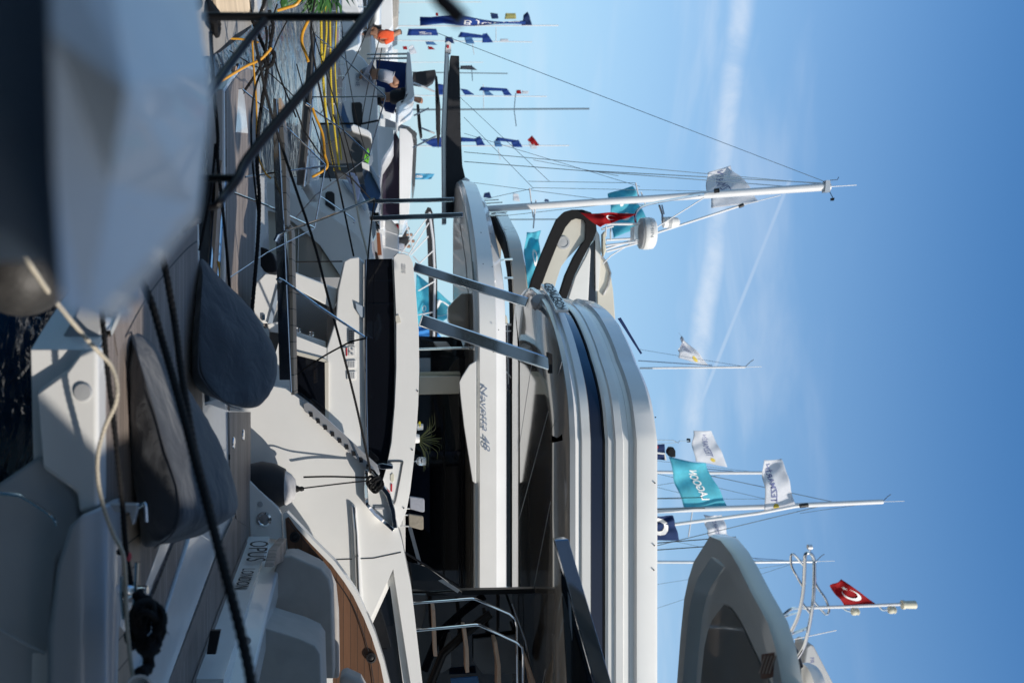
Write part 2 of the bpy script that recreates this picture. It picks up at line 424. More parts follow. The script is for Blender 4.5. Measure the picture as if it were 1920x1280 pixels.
# platform body and teak
hullq = [(67, 733), (80, 880), (143, 925), (147, 965), (147, 1600), (-40, 1600), (-40, 720), (0, 700)]
plat = [(203, 616), (233, 560), (262, 515), (300, 470), (335, 436), (358, 420), (373, 413), (378, 640), (384, 760), (393, 757), (430, 770), (470, 772), (470, 985), (372, 1285), (355, 1400), (205, 1400), (185, 1280), (190, 960), (184, 655)]
pb = obj('swim_platform', slab(plat, .70, .30), GEL, Y1, bevel=.02)
tk1 = [(209, 620), (237, 566), (266, 522), (304, 476), (339, 441), (360, 427), (370, 422), (374, 640), (380, 760), (382, 860), (366, 960), (325, 1020), (300, 1080), (264, 1130), (236, 1128), (200, 940), (188, 655)]
obj('platform_deck', slab(tk1, .708, .012), TEAKG, Y1)
def line_slab(path, z, wpx, th=.004):
    bm = NB(); p = [G(x, y, z) for x, y in path]
    p = catmull(p, 5); prev = None
    for i, q in enumerate(p):
        t_ = (p[min(i + 1, len(p) - 1)] - p[max(i - 1, 0)]).normalized(); nn = Vector((-t_.y, t_.x, 0)) * wpx
        r = [bm.verts.new(q + nn), bm.verts.new(q - nn), bm.verts.new(q - nn + Vector((0, 0, th))), bm.verts.new(q + nn + Vector((0, 0, th)))]
        if prev:
            for k in range(4): bm.faces.new((prev[k], prev[(k + 1) % 4], r[(k + 1) % 4], r[k]))
        prev = r
    return bm
obj('deck_border', line_slab([(215, 640), (243, 585), (275, 535), (310, 490), (342, 455), (362, 441), (368, 437)], .7085, .075), TEAKGP, Y1)
obj('deck_seam', line_slab([(233, 632), (258, 585), (286, 541), (318, 501), (346, 470), (364, 455), (369, 453)], .7095, .006), BLACKI, Y1)
obj('platform_rim', line_slab([(200, 625), (231, 562), (260, 517), (298, 472), (333, 437), (356, 421), (372, 413)], .70, .016, .02), CHROME, Y1)
# platform face towards the camera, and the hull quarter below it
fc = [(183, 648), (150, 660), (128, 690), (67, 733), (80, 880), (143, 925), (147, 962), (184, 950)]
obj('platform_face', ext(fc, 4.36, .14), GEL, Y1, bevel=.02)
obj('under_moulding', ext([(186, 648), (150, 658), (70, 728), (100, 655), (128, 610), (150, 560), (200, 600)], 4.5, 2.2), GREYG, Y1, bevel=.02)
obj('drain_cover', lathe(P(156, 735, 4.36), FRONT, [(-.01, .042), (.004, .042), (.012, .036), (.014, .0)]), GREYG, Y1)
# curved quarter of the hull at the lower right
rings = []
for D, pts in ((4.25, [(104, 1060), (128, 985), (150, 962), (150, 1500), (90, 1500), (91, 1180)]),
               (4.34, [(118, 1060), (138, 985), (190, 946), (196, 1500), (88, 1500), (89, 1180)]),
               (4.5, [(120, 1065), (140, 980), (222, 930), (214, 1500), (86, 1500), (87, 1180)]),
               (4.9, [(128, 1065), (150, 980), (236, 928), (222, 1500), (84, 1500), (84, 1180)])):
    rings.append([P(x, y, D) for x, y in pts])
obj('hull_quarter', loft(rings), GREYG, Y1, bevel=.03)
obj('hull', ext([(-60, 945), (75, 852), (143, 930), (150, 1000), (104, 1060), (92, 1200), (90, 1600), (-60, 1600)], 4.42, 4.5), GREYG, Y1, bevel=.02)  # shade on this pale hull part is put into a darker grey
obj('rub_strake', tp([(0, 1180), (45, 1205), (84, 1225)], 4.38, 6), GREYG, Y1)
gl = obj('grab_loop', tp([(0, 925), (30, 928), (50, 936), (90, 962), (103, 975), (106, 985)], 4.38, 7, curve=True), CHROME, Y1)
# inner near edge teak
obj('edge_teak', slab([(235, 960), (262, 956), (262, 1012), (264, 1120), (242, 1120)], .712, .015), TEAKX, Y1)
obj('edge_teak', slab([(217, 1165), (240, 1190), (247, 1240), (262, 1290), (225, 1330)], .714, .015), TEAKX, Y1)
# diagonal steps
sA = [(325, 1020), (352, 998), (306, 1160), (276, 1146), (300, 1085)]
obj('step_deck', slab(sA, .722, .016), TEAKG, Y1)
obj('step_edge', slab([(355, 988), (322, 1014), (290, 1085), (270, 1140), (258, 1140), (300, 1020), (330, 985)], .71, .02), GEL, Y1, bevel=.004)
obj('raised_step', slab([(412, 1020), (362, 990), (306, 1165), (255, 1300), (200, 1420), (270, 1420), (318, 1275)], .74, .045), GEL, Y1, bevel=.012)
obj('step_deck', slab([(445, 968), (468, 985), (469, 1012), (372, 1285), (340, 1400), (270, 1400), (318, 1278), (412, 1024)], .713, .014), TEAKG, Y1)
obj('step_border', line_slab([(300, 1330), (322, 1278), (368, 1160), (414, 1034), (440, 975)], .718, .05), TEAKGP, Y1)
obj('step_border', line_slab([(350, 1330), (368, 1272), (420, 1130), (463, 1018)], .718, .05), TEAKGP, Y1)
obj('side_deck', slab([(430, 772), (470, 772), (470, 990), (444, 975), (432, 880)], .715, .016), TEAKG, Y1)
for q in ((456, 815), (438, 830)):
    obj('deck_fitting', lathe(G(q[0], q[1], .717), UPV, [(0, .05), (.008, .045), (.01, 0)]), CHROME, Y1)
# transom wall
def wall(basepts, ztop, th, bm=None):
    bm = bm or NB(); b0 = [G(x, y, .70) for x, y in basepts]
    bk = [v + Vector((th, .02, 0)) for v in b0]
    prev = None
    for f, k in zip(b0, bk):
        r = [bm.verts.new(f), bm.verts.new(k), bm.verts.new(Vector((k.x, k.y, ztop))), bm.verts.new(Vector((f.x + .03, f.y, ztop)))]
        if prev:
            for i in range(4): bm.faces.new((prev[i], prev[(i + 1) % 4], r[(i + 1) % 4], r[i]))
        else: bm.faces.new(r)
        prev = r
    bm.faces.new(prev); return bm
tw = obj('transom', wall([(470, 1000), (466, 1012), (455, 1030), (420, 1130), (372, 1283), (345, 1400)], 1.05, .25), GEL, Y1, bevel=.02)
def onwall(px0, py0, px1, py1, hh):
    # baseline through two picture points standing on the transom wall, letters upright
    def dep(px, py):
        # D of wall at this py : wall base runs from (455,1030) to (372,1283) at z .70
        a, b = G(455, 1030, .70), G(372, 1283, .70)
        k = (py - 640) / F   # X = k*D
        # a + t(b-a): X - k Y = 0
        t_ = (k * a.y - a.x) / ((b.x - a.x) - k * (b.y - a.y)); return a.y + t_ * (b.y - a.y)
    A_, B_ = P(px0, py0, dep(px0, py0) - .03), P(px1, py1, dep(px1, py1) - .03)
    off = Vector((-.045, -.03, 0))
    return lambda u, v: A_ + (B_ - A_) * u + Vector((0, 0, hh * v)) + off
text('lettering', 'OPUS', BLACKI, tw, onwall(470, 1022, 462, 1060, .165))
text('lettering', 'LONDON', BLACKI, tw, onwall(456, 1074, 440, 1112, .105))
obj('vent', ext([(394, 1182), (413, 1182), (404, 1226), (387, 1226)], 6.62, .04), BLACKI, tw)
obj('round_cap', disc(463, 1200, 6.55, 8, .01), GREYG, tw)
obj('teak_block', slabw([(v.x, v.y) for v in (G(508, 1030, 1.05), G(526, 1008, 1.05), G(524, 1050, 1.05), G(500, 1062, 1.05))], 1.03, .07), TEAKG, Y1, bevel=.006)
# gusset plate with the round lamp
gp = obj('side_plate', ext([(464, 897), (469, 1008), (530, 1012), (528, 965), (522, 952)], 9.0, .06), GEL, Y1, bevel=.01)
obj('round_lamp', lathe(P(495, 973, 9.0), FRONT, [(0, .07), (.012, .068), (.018, .05), (.006, .045), (.008, .0)]), CHROME, gp)
obj('small_lamp', lathe(P(488, 945, 9.0), FRONT, [(0, .026), (.008, .024), (.009, 0)]), GREYG, gp)
# teak lined far bulwark
obj('bulwark_rim', ext([(531, 963), (538, 960), (562, 985), (590, 1015), (628, 1052), (652, 1085), (668, 1108), (688, 1150), (703, 1185), (720, 1238), (733, 1290), (640, 1290), (640, 1100), (532, 1040)], 8.97, .12), GEL, Y1, bevel=.012)
bl = obj('bulwark_lining', ext([(535, 972), (541, 969), (556, 990), (584, 1021), (622, 1060), (646, 1092), (662, 1117), (682, 1158), (697, 1195), (713, 1246), (724, 1300), (624, 1300), (624, 1100), (600, 1060), (540, 1040)], 8.955, .03), TEAKB, Y1)
obj('lining_border', tube([v + Vector((0, -.015, 0)) for v in catmull(pts3([(539, 974), (560, 1000), (600, 1046), (636, 1094), (664, 1140), (690, 1215), (703, 1290)], 8.95), 6)], .004), BLACKI, bl)
for q in ((553, 1006), (696, 1232)):
    obj('speaker', lathe(P(q[0], q[1], 8.94), FRONT, [(0, .048), (.02, .046), (.022, .034), (.01, .03), (.016, .014), (.018, 0)]), BLACKI, bl)
# cushions
def cushion(name, outl, D, th, m=BEIGEC, bev=.05):
    o = obj(name, ext(outl, D, th), m, Y1, bevel=bev); o.modifiers['bevel'].segments = 6
    return o
cushion('back_cushion', [(538, 1036), (556, 1034), (598, 1054), (618, 1075), (629, 1100), (634, 1150), (636, 1272), (540, 1272), (534, 1100)], 8.75, .16)
cushion('back_cushion', [(489, 1160), (499, 1110), (517, 1062), (531, 1042), (546, 1041), (602, 1066), (617, 1085), (622, 1110), (626, 1272), (480, 1272)], 8.3, .3)
cushion('seat_cushion', [(480, 1182), (492, 1175), (560, 1196), (590, 1210), (600, 1226), (606, 1420), (470, 1420)], 7.5, .6)
cushion('back_cushion', [(637, 1266), (650, 1263), (676, 1275), (690, 1300), (690, 1420), (630, 1420)], 8.4, .2)
obj('cockpit_sole', slabw([(2.2, 6.5), (9, 6.5), (9, 8.95), (1.75, 8.95)], .70, .2), GEL, Y1)
# support bar and side glass
def tiltbar(lp, rp, dl, dr, th):
    bm = NB(); prev = None
    for l_, r_ in zip(lp, rp):
        q0, q1 = P(l_[0], l_[1], dl), P(r_[0], r_[1], dr); r = [bm.verts.new(v) for v in (q0, q1, q1 + Vector((0, th, -.02)), q0 + Vector((0, th, 0)))]
        if prev:
            for k in range(4): bm.faces.new((prev[k], prev[(k + 1) % 4], r[(k + 1) % 4], r[k]))
        else: bm.faces.new(r)
        prev = r
    bm.faces.new(prev); return bm
obj('support_bar', tiltbar([(1040, 1012), (1116, 1280), (1146, 1400), (1226, 1700)], [(1066, 1010), (1147, 1280), (1183, 1400), (1270, 1700)], 6.38, 6.50, .08), DCHROME, Y1, bevel=.008)
obj('side_glass', ext([(1052, 1062), (1113, 1282), (1150, 1420), (1075, 1420), (1064, 1282)], 6.6, .03), GLASS, Y1)
obj('glass_slit', ext([(1065, 1105), (1071, 1135), (1073, 1200), (1068, 1160)], 6.58, .01), WHITEM, Y1)
BOUNCEG = mat('bounce_lit_gelcoat', (.86, .81, .70), .2, coat=.5, var=.04)  # warm pale tone holds the light bounced up from water and deck
SMOKE = mat('smoky_gloss_panel', (.38, .35, .30), .06, coat=1, var=.1, vscale=.8)
# fly overhang
over = [(1325, 1010), (1300, 1050), (1290, 1082), (1282, 1120), (1275, 1190), (1268, 1285)]
near = [(1330, 1001), (1351, 1009), (1371, 1034), (1386, 1060), (1411, 1110), (1441, 1165), (1456, 1215), (1469, 1285)]
ZO = 3.95
po = [G(x, y, ZO) for x, y in near]; pf = [G(x, y, ZO) for x, y in over]
outer = [v.xy for v in po] + [Vector((1.72, 4.3)), Vector((1.35, 3.1)), Vector((1.3, 2.35)), Vector((3.9, 2.33)), Vector((3.95, .9)), Vector((11, .9)), Vector((11, 6.4)), Vector((3.2, 6.45))] + [v.xy for v in reversed(pf)]  # unseen near side extended and notched to shape the shade on the platform
def inset(poly, d):
    n = len(poly); r = []
    for i in range(n):
        a, b, c = poly[i - 1], poly[i], poly[(i + 1) % n]
        t1 = (b - a).normalized(); t2 = (c - b).normalized(); nn = Vector((-(t1 + t2).y, (t1 + t2).x))
        if nn.length < 1e-6: nn = Vector((-t1.y, t1.x))
        nn.normalize(); k = max(.35, abs(nn.dot(Vector((-t1.y, t1.x))))); r.append(b + nn * (d / k))
    return r
def ar(p): return sum(p[i - 1].x * p[i].y - p[i].x * p[i - 1].y for i in range(len(p)))
sg = 1 if ar(outer) > 0 else -1
bm = NB()
def ring_slab(bm, p0, z0, p1, z1):
    a = [bm.verts.new((v.x, v.y, z0)) for v in p0]; b = [bm.verts.new((v.x, v.y, z1)) for v in p1]; n = len(a)
    for i in range(n): bm.faces.new((a[i], a[(i + 1) % n], b[(i + 1) % n], b[i]))
in1, in2 = inset(outer, sg * .13), inset(outer, sg * .19)
ring_slab(bm, outer, ZO + .10, outer, ZO + .03); ring_slab(bm, outer, ZO + .03, inset(outer, sg * .012), ZO); ring_slab(bm, inset(outer, sg * .012), ZO, in1, ZO); ring_slab(bm, in1, ZO, in2, ZO + .07)
capf(bm, [bm.verts.new((v.x, v.y, ZO + .10)) for v in outer])
obj('fly_overhang', bm, BOUNCEG, Y1)
bm = NB(); capf(bm, [bm.verts.new((v.x, v.y, ZO + .068)) for v in in2])
obj('soffit', bm, BOUNCEG, Y1, smooth=0)
in3 = [v for v in in2]
cx = Vector((3.2, 5.9))
bm = NB(); pp = [v + (cx - v) * .12 for v in in2[1:]]
capf(bm, [bm.verts.new((v.x, v.y, ZO + .062)) for v in pp])
obj('soffit_panel', bm, SMOKE, Y1, smooth=0)
bm = NB()
for k in range(7):
    x0 = 1424 + k * 6.2
    slab([(x0 + 9, 1228 + 1), (x0 + 12, 1228), (x0 + 1, 1262), (x0 - 2, 1262)], ZO - .004, -.02, bm) if k < 4 else None
obj('teak_grate', bm, TEAKW, Y1)
obj('grate_frame', slab([(1428, 1226), (1452, 1222), (1450, 1268), (1426, 1272)], ZO - .001, -.02), BROWNW, Y1)
obj('cabin', box(3.6, 11, 4.6, 6.6, .5, ZO), GEL, Y1)  # unseen part, placed to shade the platform, narrowed to leave the next hull sunlit
obj('hull_side', box(2.6, 11.5, 4.4, 8.95, .02, .69), GEL, Y1, bevel=.03)
# light arch on top of it
AR = thing('signal_arch', 'polished tube arch with mast pole and lights on the nearest yacht roof', 'light mast', G(1470, 1230, 4.05))
D1, D2 = 5.9, 6.2
arc = [([(1440, 1170), (1468, 1153), (1484, 1141), (1500, 1139), (1515, 1139)], 6.1, 6), ([(1460, 1162), (1478, 1153), (1496, 1148)], 6.1, 4),
       ([(1484, 1183), (1495, 1160), (1502, 1135), (1507, 1100), (1509, 1060), (1510, 1042), (1514, 1036), (1520, 1037), (1525, 1045), (1527, 1060), (1526, 1110), (1523, 1140), (1517, 1175), (1508, 1210), (1490, 1240), (1470, 1268)], 5.9, 6.5),
       ([(1506, 1100), (1496, 1083), (1485, 1062), (1483, 1045), (1486, 1038), (1492, 1042), (1508, 1061)], 6.0, 4.5),
       ([(1526, 1087), (1535, 1103), (1547, 1120), (1554, 1138), (1554, 1147), (1549, 1151), (1543, 1146), (1526, 1127)], 6.0, 4.5),
       ([(1502, 1127), (1519, 1148)], 5.95, 5), ([(1516, 1176), (1480, 1190), (1458, 1200)], 5.95, 6), ([(1484, 1183), (1475, 1195), (1462, 1215)], 6.0, 5)]
for pth, d, w_ in arc: obj('arch_tube', tp(pth, d, w_, curve=True), CHROME, AR)
obj('mast_pole', tp([(1508, 1139), (1575, 1137), (1692, 1132)], 6.0, 6), SPAR, AR)
for q, wd in (((1598, 1146), 0), ((1667, 1143), 0)):
    obj('bracket', tp([(q[0] - 18, 1136), (q[0] - 12, 1143), (q[0] - 3, q[1])], 6.0, 4, curve=True), CHROME, AR)
    obj('signal_lamp', lathe(P(q[0] - 1, q[1], 6.0), UPV, [(0, .018), (.006, .022), (.022, .022), (.024, .016), (.038, .022), (.042, .018)]), CREAMP, AR)
obj('top_lamp', lathe(P(1690, 1133, 6.0), UPV, [(0, .02), (.004, .027), (.018, .027), (.02, .022), (.05, .024), (.085, .024), (.088, .018)]), CREAMP, AR)
obj('stern_lamp', lathe(P(1514, 1025, 5.95), UPV, [(0, .012), (.002, .016), (.026, .016), (.028, .01)]), ALU, AR)
obj('lamp_stem', tp([(1519, 1036), (1519, 1028)], 5.95, 3), CHROME, AR)
obj('whip_aerial', tp([(1488, 1198), (1568, 1181)], 6.3, 1.6), WHITEM, AR)
RD = thing('radar_dome', 'big white radar dome with dark letters below the tube arch', 'radar', P(1503, 1290, 6.2))
obj('dome', lathe(P(1503, 1300, 6.35), UPV, [(0, .14), (.02, .185), (.06, .19), (.095, .175), (.115, .12), (.12, 0)], seg=40), WHITEM, RD)
text('lettering', 'FR', NAVYI, RD, pxquad((1519, 1232), (1519, 1243), (1526, 1243), (1526, 1232), 6.17))
SH = thing('bow_shield', 'pale pointed white moulding rising beyond the radar dome', 'moulding', P(1515, 1290, 7))
obj('shell', ext([(1512, 1212), (1520, 1206), (1527, 1211), (1568, 1290), (1500, 1290)], 6.9, .2), GREYG, SH, bevel=.03)
ET = thing('engine_tiller', 'black steering arm with a hose among the arch tubes', 'tiller', P(1490, 1240, 6.3))
obj('arm', tp([(1478, 1200), (1490, 1225), (1498, 1250)], 6.3, 16), BLACKP, ET)
obj('hose', tp([(1478, 1240), (1463, 1220), (1461, 1207), (1470, 1200), (1482, 1202), (1492, 1215)], 6.25, 3, curve=True), BLACKR, ET)
obj('clamp', ext([(1463, 1230), (1480, 1226), (1490, 1233), (1480, 1240), (1466, 1238)], 6.28, .05), ALU, ET, bevel=.01)
obj('post', tp([(1498, 1240), (1500, 1290)], 6.3, 7), BLACKP, ET)

# ---------------------------------------------------------------- flags
def flag(name, label, quad, D, m, amp=.03, waves=2.2, ph=0, marks=(), cat='flag', group=None, droop=0, parent=None, sub=(26, 16), dz=0):
    "quad: hoist top, hoist bottom, fly bottom, fly top in photograph pixels"
    A_, B_, C_, E_ = [P(x, y, d) for (x, y), d in zip(quad, [D, D, D + dz, D + dz])]
    sz = (E_ - A_).length
    def fn(u, v, off=0):     # u from hoist to fly, v from top to bottom
        p = (A_ * (1 - u) + E_ * u) * (1 - v) + (B_ * (1 - u) + C_ * u) * v
        s_ = math.sin(waves * 2 * math.pi * (u + .22 * v) + ph) + .5 * math.sin(waves * 5.1 * (u * .8 - v * .9) + 2 * ph) + .22 * math.sin(17 * u + 7 * v + 5 * ph)
        p = p + Vector((0, 1.5 * amp * sz * s_ * (0.25 + u), 0)) + Vector((amp * .35 * sz * math.sin(6 * u + 3 * v + ph), 0, amp * .5 * sz * math.sin(7 * u + ph) * u - droop * sz * u * (1 - u)))
        return p + Vector((0, off, 0))
    bm = NB(); nu, nv = sub
    gr = [[bm.verts.new(fn(i / nu, j / nv)) for j in range(nv + 1)] for i in range(nu + 1)]
    for i in range(nu):
        for j in range(nv): bm.faces.new((gr[i][j], gr[i + 1][j], gr[i + 1][j + 1], gr[i][j + 1]))
    T = thing(name, label, cat, (A_ + B_) / 2, group)
    cl = obj('cloth', bm, m, T, smooth=80)
    cl.modifiers.new('solid', 'SOLIDIFY').thickness = .0015
    for mk in marks:
        kind, mm = mk[0], mk[1]
        if kind == 'text':
            _, _, s, u0, v0, u1, v1, mir = mk[:8]
            b2 = glyphs(s, bold=mk[8] if len(mk) > 8 else 0); bmesh.ops.subdivide_edges(b2, edges=b2.edges, cuts=1)
            for v in b2.verts:
                tx = v.co.x if not mir else 1 - v.co.x
                v.co = fn(u0 + (u1 - u0) * tx, v1 + (v0 - v1) * v.co.y, -.006 - .0004 * D)
            obj('lettering', b2, mm, T, smooth=0)
        else:
            b2 = NB(); _, _, cu, cv, r, asp = mk
            def face(pts): 
                capf(b2, [b2.verts.new(fn(x, y, -.006 - .0004 * D)) for x, y in pts])
            if kind == 'crescent':
                a_ = [(cu + r * math.cos(t_) * asp, cv + r * math.sin(t_)) for t_ in [R(42 + (276) * i / 24) for i in range(25)]]
                c_ = [(cu + .22 * r * asp + .80 * r * math.cos(t_) * asp, cv + .80 * r * math.sin(t_)) for t_ in [R(320 - (280) * i / 24) for i in range(25)]]
                q_ = a_ + c_
                for i in range(24): face([a_[i], a_[i + 1], c_[23 - i], c_[24 - i]])
            elif kind == 'star':
                pts = []
                for i in range(10):
                    rr = r if i % 2 == 0 else r * .38; t_ = math.pi + i * math.pi / 5
                    pts.append((cu + rr * math.cos(t_) * asp, cv + rr * math.sin(t_)))
                for i in range(10): face([(cu, cv), pts[i], pts[(i + 1) % 10]])
            elif kind == 'blob':
                face([(cu + r * math.cos(i * math.pi / 6) * asp, cv + r * math.sin(i * math.pi / 6)) for i in range(12)])
            elif kind == 'ring':
                for i in range(12):
                    a1, a2 = i * math.pi / 6, (i + 1) * math.pi / 6
                    face([(cu + r * math.cos(a1) * asp, cv + r * math.sin(a1)), (cu + r * math.cos(a2) * asp, cv + r * math.sin(a2)), (cu + .6 * r * math.cos(a2) * asp, cv + .6 * r * math.sin(a2)), (cu + .6 * r * math.cos(a1) * asp, cv + .6 * r * math.sin(a1))])
            obj('emblem', b2, mm, T, smooth=0)
    return T
flag('national_flag', 'red flag with white crescent flying from the mast pole on the nearest yacht roof', ((1643, 1131), (1584, 1136), (1556, 1098), (1578, 1086)), 6.0, REDF, amp=.035, waves=1.1, ph=.8,
     marks=(('crescent', WHITEI, .44, .45, .30, .85), ('star', WHITEI, .72, .40, .11, .85)))

# ---------------------------------------------------------------- beanbags
def beanbag(label, secs, gaps):
    rg = []
    for b_, r_, t_, D, dz in secs:
        (bx, by), (rx, ry), (tx, ty) = b_, r_, t_
        p0 = P(bx, by, D + .12); p1 = P(rx, ry, D - .10 * min(1, dz * 1.6)); p3 = P(tx, ty, D + dz)
        p2 = (p1 + p3) / 2 + Vector((0, -.03, .035)) * (dz / .6)
        p4 = Vector((p3.x, p3.y + .22 * dz, (p3.z + p0.z) / 2)); p5 = Vector((p0.x, p3.y + .02, p0.z)); p6 = (p0 + p5) / 2
        rg.append([p0, (p0 + p1) / 2 + Vector((0, -.02, 0)), p1, p1 * .94 + p2 * .06, p2, p3, p4, p5, p6])
    bm = loft(rg)
    T = thing('beanbag', label, 'beanbag', Vector((rg[len(rg) // 2][0].x, rg[len(rg) // 2][0].y + .3, .715)), 'slate beanbags on the teak platform')
    o = obj('cover', bm, NAVYC, T, smooth=180)
    cr = o.modifiers.new('sub', 'SUBSURF'); cr.levels = 3; cr.render_levels = 3
    tx = bpy.data.textures.new('wrinkles', 'CLOUDS'); tx.noise_scale = .3; tx.noise_depth = 2
    dm = o.modifiers.new('wr', 'DISPLACE'); dm.texture = tx; dm.strength = .045; dm.mid_level = .5; dm.texture_coords = 'LOCAL'
    seam = [r[2] for r in rg]
    s2 = tube(catmull(seam, 6), .004)
    obj('piping', s2, NAVYC, T)
    return T
beanbag('long slate beanbag slumped along the near platform edge, nearest the camera',
        [((241, 614), (244, 614), (248, 615), 5.0, .1), ((233, 660), (255, 655), (292, 655), 4.85, .45), ((230, 720), (273, 715), (340, 705), 4.8, .75),
         ((230, 780), (292, 778), (384, 765), 4.8, .9), ((231, 840), (308, 838), (425, 825), 4.8, 1.0), ((234, 890), (325, 888), (446, 885), 4.8, 1.0),
         ((239, 935), (336, 930), (462, 935), 4.8, .95), ((248, 975), (335, 975), (462, 962), 4.8, .9), ((258, 1010), (320, 1004), (420, 985), 4.85, .8), ((264, 1033), (290, 1026), (340, 1012), 4.95, .6)], None)
beanbag('upright slate beanbag leaning behind the long one, peaked to the left',
        [((374, 486), (376, 486), (380, 486), 6.75, .1), ((368, 520), (380, 518), (416, 516), 6.6, .4), ((363, 570), (377, 568), (470, 566), 6.45, .6),
         ((358, 620), (374, 620), (516, 618), 6.35, .75), ((354, 660), (372, 662), (540, 658), 6.3, .8), ((354, 700), (374, 700), (547, 694), 6.3, .8),
         ((360, 728), (400, 738), (532, 732), 6.3, .7), ((385, 742), (430, 760), (500, 758), 6.35, .5), ((415, 750), (450, 766), (476, 768), 6.5, .25)], None)

# ---------------------------------------------------------------- blurred pedestal right in front of the lens
PD = thing('service_pedestal', 'big blurred pale grey pedestal with a faceted top, close to the lens', 'service pedestal', P(-400, 150, 1.0))
r0 = [P(x, y, d) for x, y, d in ((88, -160, .80), (92, 60, .77), (100, 330, .82), (118, 580, .86))]
r1 = [P(x, y, d) for x, y, d in ((188, -160, .85), (238, 165, .79), (208, 340, .87), (158, 592, .90))]
r2 = [P(x, y, d) for x, y, d in ((352, -160, 1.2), (394, 135, 1.06), (366, 385, 1.16), (186, 588, .93))]
r3 = [v + Vector((0, .12, -.02)) for v in r2]
r00 = [v + Vector((0, .3, -.02)) for v in r0]
bm = NB(); rows = [[bm.verts.new(v) for v in r] for r in (r00, r0, r1, r2, r3)]
mids = bm.verts.new(P(300, 300, .88))
for a, b in zip(rows, rows[1:]):
    for i in range(3): bm.faces.new((a[i], a[i + 1], b[i + 1], b[i]))
for i in (0, 3): bm.faces.new([r[i] for r in rows])
bm.faces.new([rows[0][i] for i in range(4)] + [rows[4][i] for i in (3, 2, 1, 0)])
bm.verts.remove(mids)
bm.normal_update()
obj('cap', bm, PEDM, PD, smooth=0, bevel=.004)
obj('base', ext([(104, -160), (112, 560), (60, 480), (20, 440), (-600, 440), (-600, -160)], .86, .3), PEDD, PD, bevel=.01)
BR = obj('near_rail', tp([(790, -60), (828, 0), (868, 40)], 1.3, 34), BLACKP)
BR['label'] = 'very blurred dark bar end poking in at the top edge'; BR['category'] = 'rail'

# ---------------------------------------------------------------- black handrail of the gangway
HR = thing('gangway_handrail', 'thick black painted tube handrail running diagonally down past the pale pedestal', 'handrail', P(378, 180, 3.6))
obj('top_rail', tp([(718, -20), (700, 12), (640, 90), (562, 180), (470, 290), (445, 335), (424, 362), (412, 378), (402, 387), (392, 388)], [4.3, 4.25, 4.05, 3.9, 3.7, 3.6, 3.55, 3.5, 3.5, 3.5], 22, curve=True, seg=16, w1=14), BLACKP, HR)
obj('post', tp([(380, 31), (560, 32), (690, 32)], 4.2, 16, seg=14), BLACKP, HR)
obj('post', tp([(372, 334), (410, 334), (450, 334)], 3.6, 15, seg=14), BLACKP, HR)
obj('lower_rail', tp([(497, 38), (470, 70), (420, 135), (380, 195), (340, 250)], [4.1, 4.05, 3.8, 3.6, 3.4], 15, seg=14), BLACKP, HR)

# unseen yacht added behind the photographer to shade the foreground and darken mirrored steel
YB = thing('motor_yacht', 'unseen dark blue yacht added behind the photographer to shade the foreground and fill reflections', 'yacht', (2, -4, 0))
obj('hull', slabw([(-12, -2.2), (26, -2.2), (30, -4.6), (26, -7), (-12, -7)], .05, 2.6), mat('deep_blue_hull', (.03, .04, .06), .25, coat=.4, var=.1), YB, bevel=.1)
obj('deckhouse', slabw([(-10, -2.9), (22, -2.9), (25, -4.6), (22, -6.4), (-10, -6.4)], 2.66, 2.6), GREYG, YB, bevel=.15)
obj('window_row', slabw([(-9, -2.86), (21, -2.86), (21, -2.8), (-9, -2.8)], 3.5, .9), GLASS, YB)
obj('flybridge', slabw([(-11, -2.6), (20, -2.6), (22, -4.6), (20, -6.6), (-11, -6.6)], 5.28, 1.2), GEL, YB, bevel=.1)
# ================================================================ middle yacht
Y2 = thing('motor_yacht', 'sunlit white flybridge yacht in the middle, big block lettering on its curved stern overhang', 'yacht', (3, 11.6, 0), 'yachts moored side by side')
hp = [(342, 690), (470, 690), (486, 714), (500, 722), (535, 728), (575, 757), (640, 820), (700, 882), (712, 905), (735, 955), (745, 985), (753, 1012), (771, 1100), (793, 1290), (797, 1400), (790, 1400), (771, 1290), (737, 1067), (693, 1165), (640, 1290), (600, 1400), (342, 1400)]
hl = obj('hull', ext(hp, 9.5, .32), GEL, Y2, bevel=.012)
wn = obj('hull_window', ext([(738, 1080), (778, 1300), (790, 1400), (600, 1400), (690, 1165)], 9.62, .06), GLASS, Y2)
obj('window_frame', ext([(737, 1067), (731, 1097), (701, 1163), (650, 1290), (640, 1290), (694, 1160)], 9.58, .05), GEL, wn)
obj('window_frame', ext([(737, 1067), (772, 1290), (757, 1290), (731, 1097)], 9.57, .05), GEL, wn)
obj('seam', tp([(622, 1049), (700, 1046), (752, 1035)], 9.497, 1.6), BLACKI, hl)
rs = obj('rub_rail', tube(pts3([(663, 950), (667, 1000), (669, 1048), (671, 1100), (676, 1180), (683, 1290)], 9.46), .018), CHROME, Y2)
obj('rub_moulding', ext([(656, 946), (662, 944), (668, 950), (676, 1048), (684, 1180), (692, 1290), (664, 1290), (662, 1180), (660, 1048)], 9.475, .05), GEL, Y2, bevel=.012)
# strip with square holes along the diagonal edge
st = obj('trim_strip', ext([(569, 757), (576, 754), (584, 758), (708, 872), (712, 888), (706, 896), (570, 768)], 9.46, .035), ALU, Y2, bevel=.003)
for k in range(9):
    cx_, cy_ = 583 + k * 13.4, 777 + k * 12.2
    obj('slot', ext([(cx_ - 3.5, cy_ - 5), (cx_ + 3, cy_ - 4), (cx_ + 4, cy_ + 4), (cx_ - 3, cy_ + 4)], 9.452, .02), BLACKI, st)
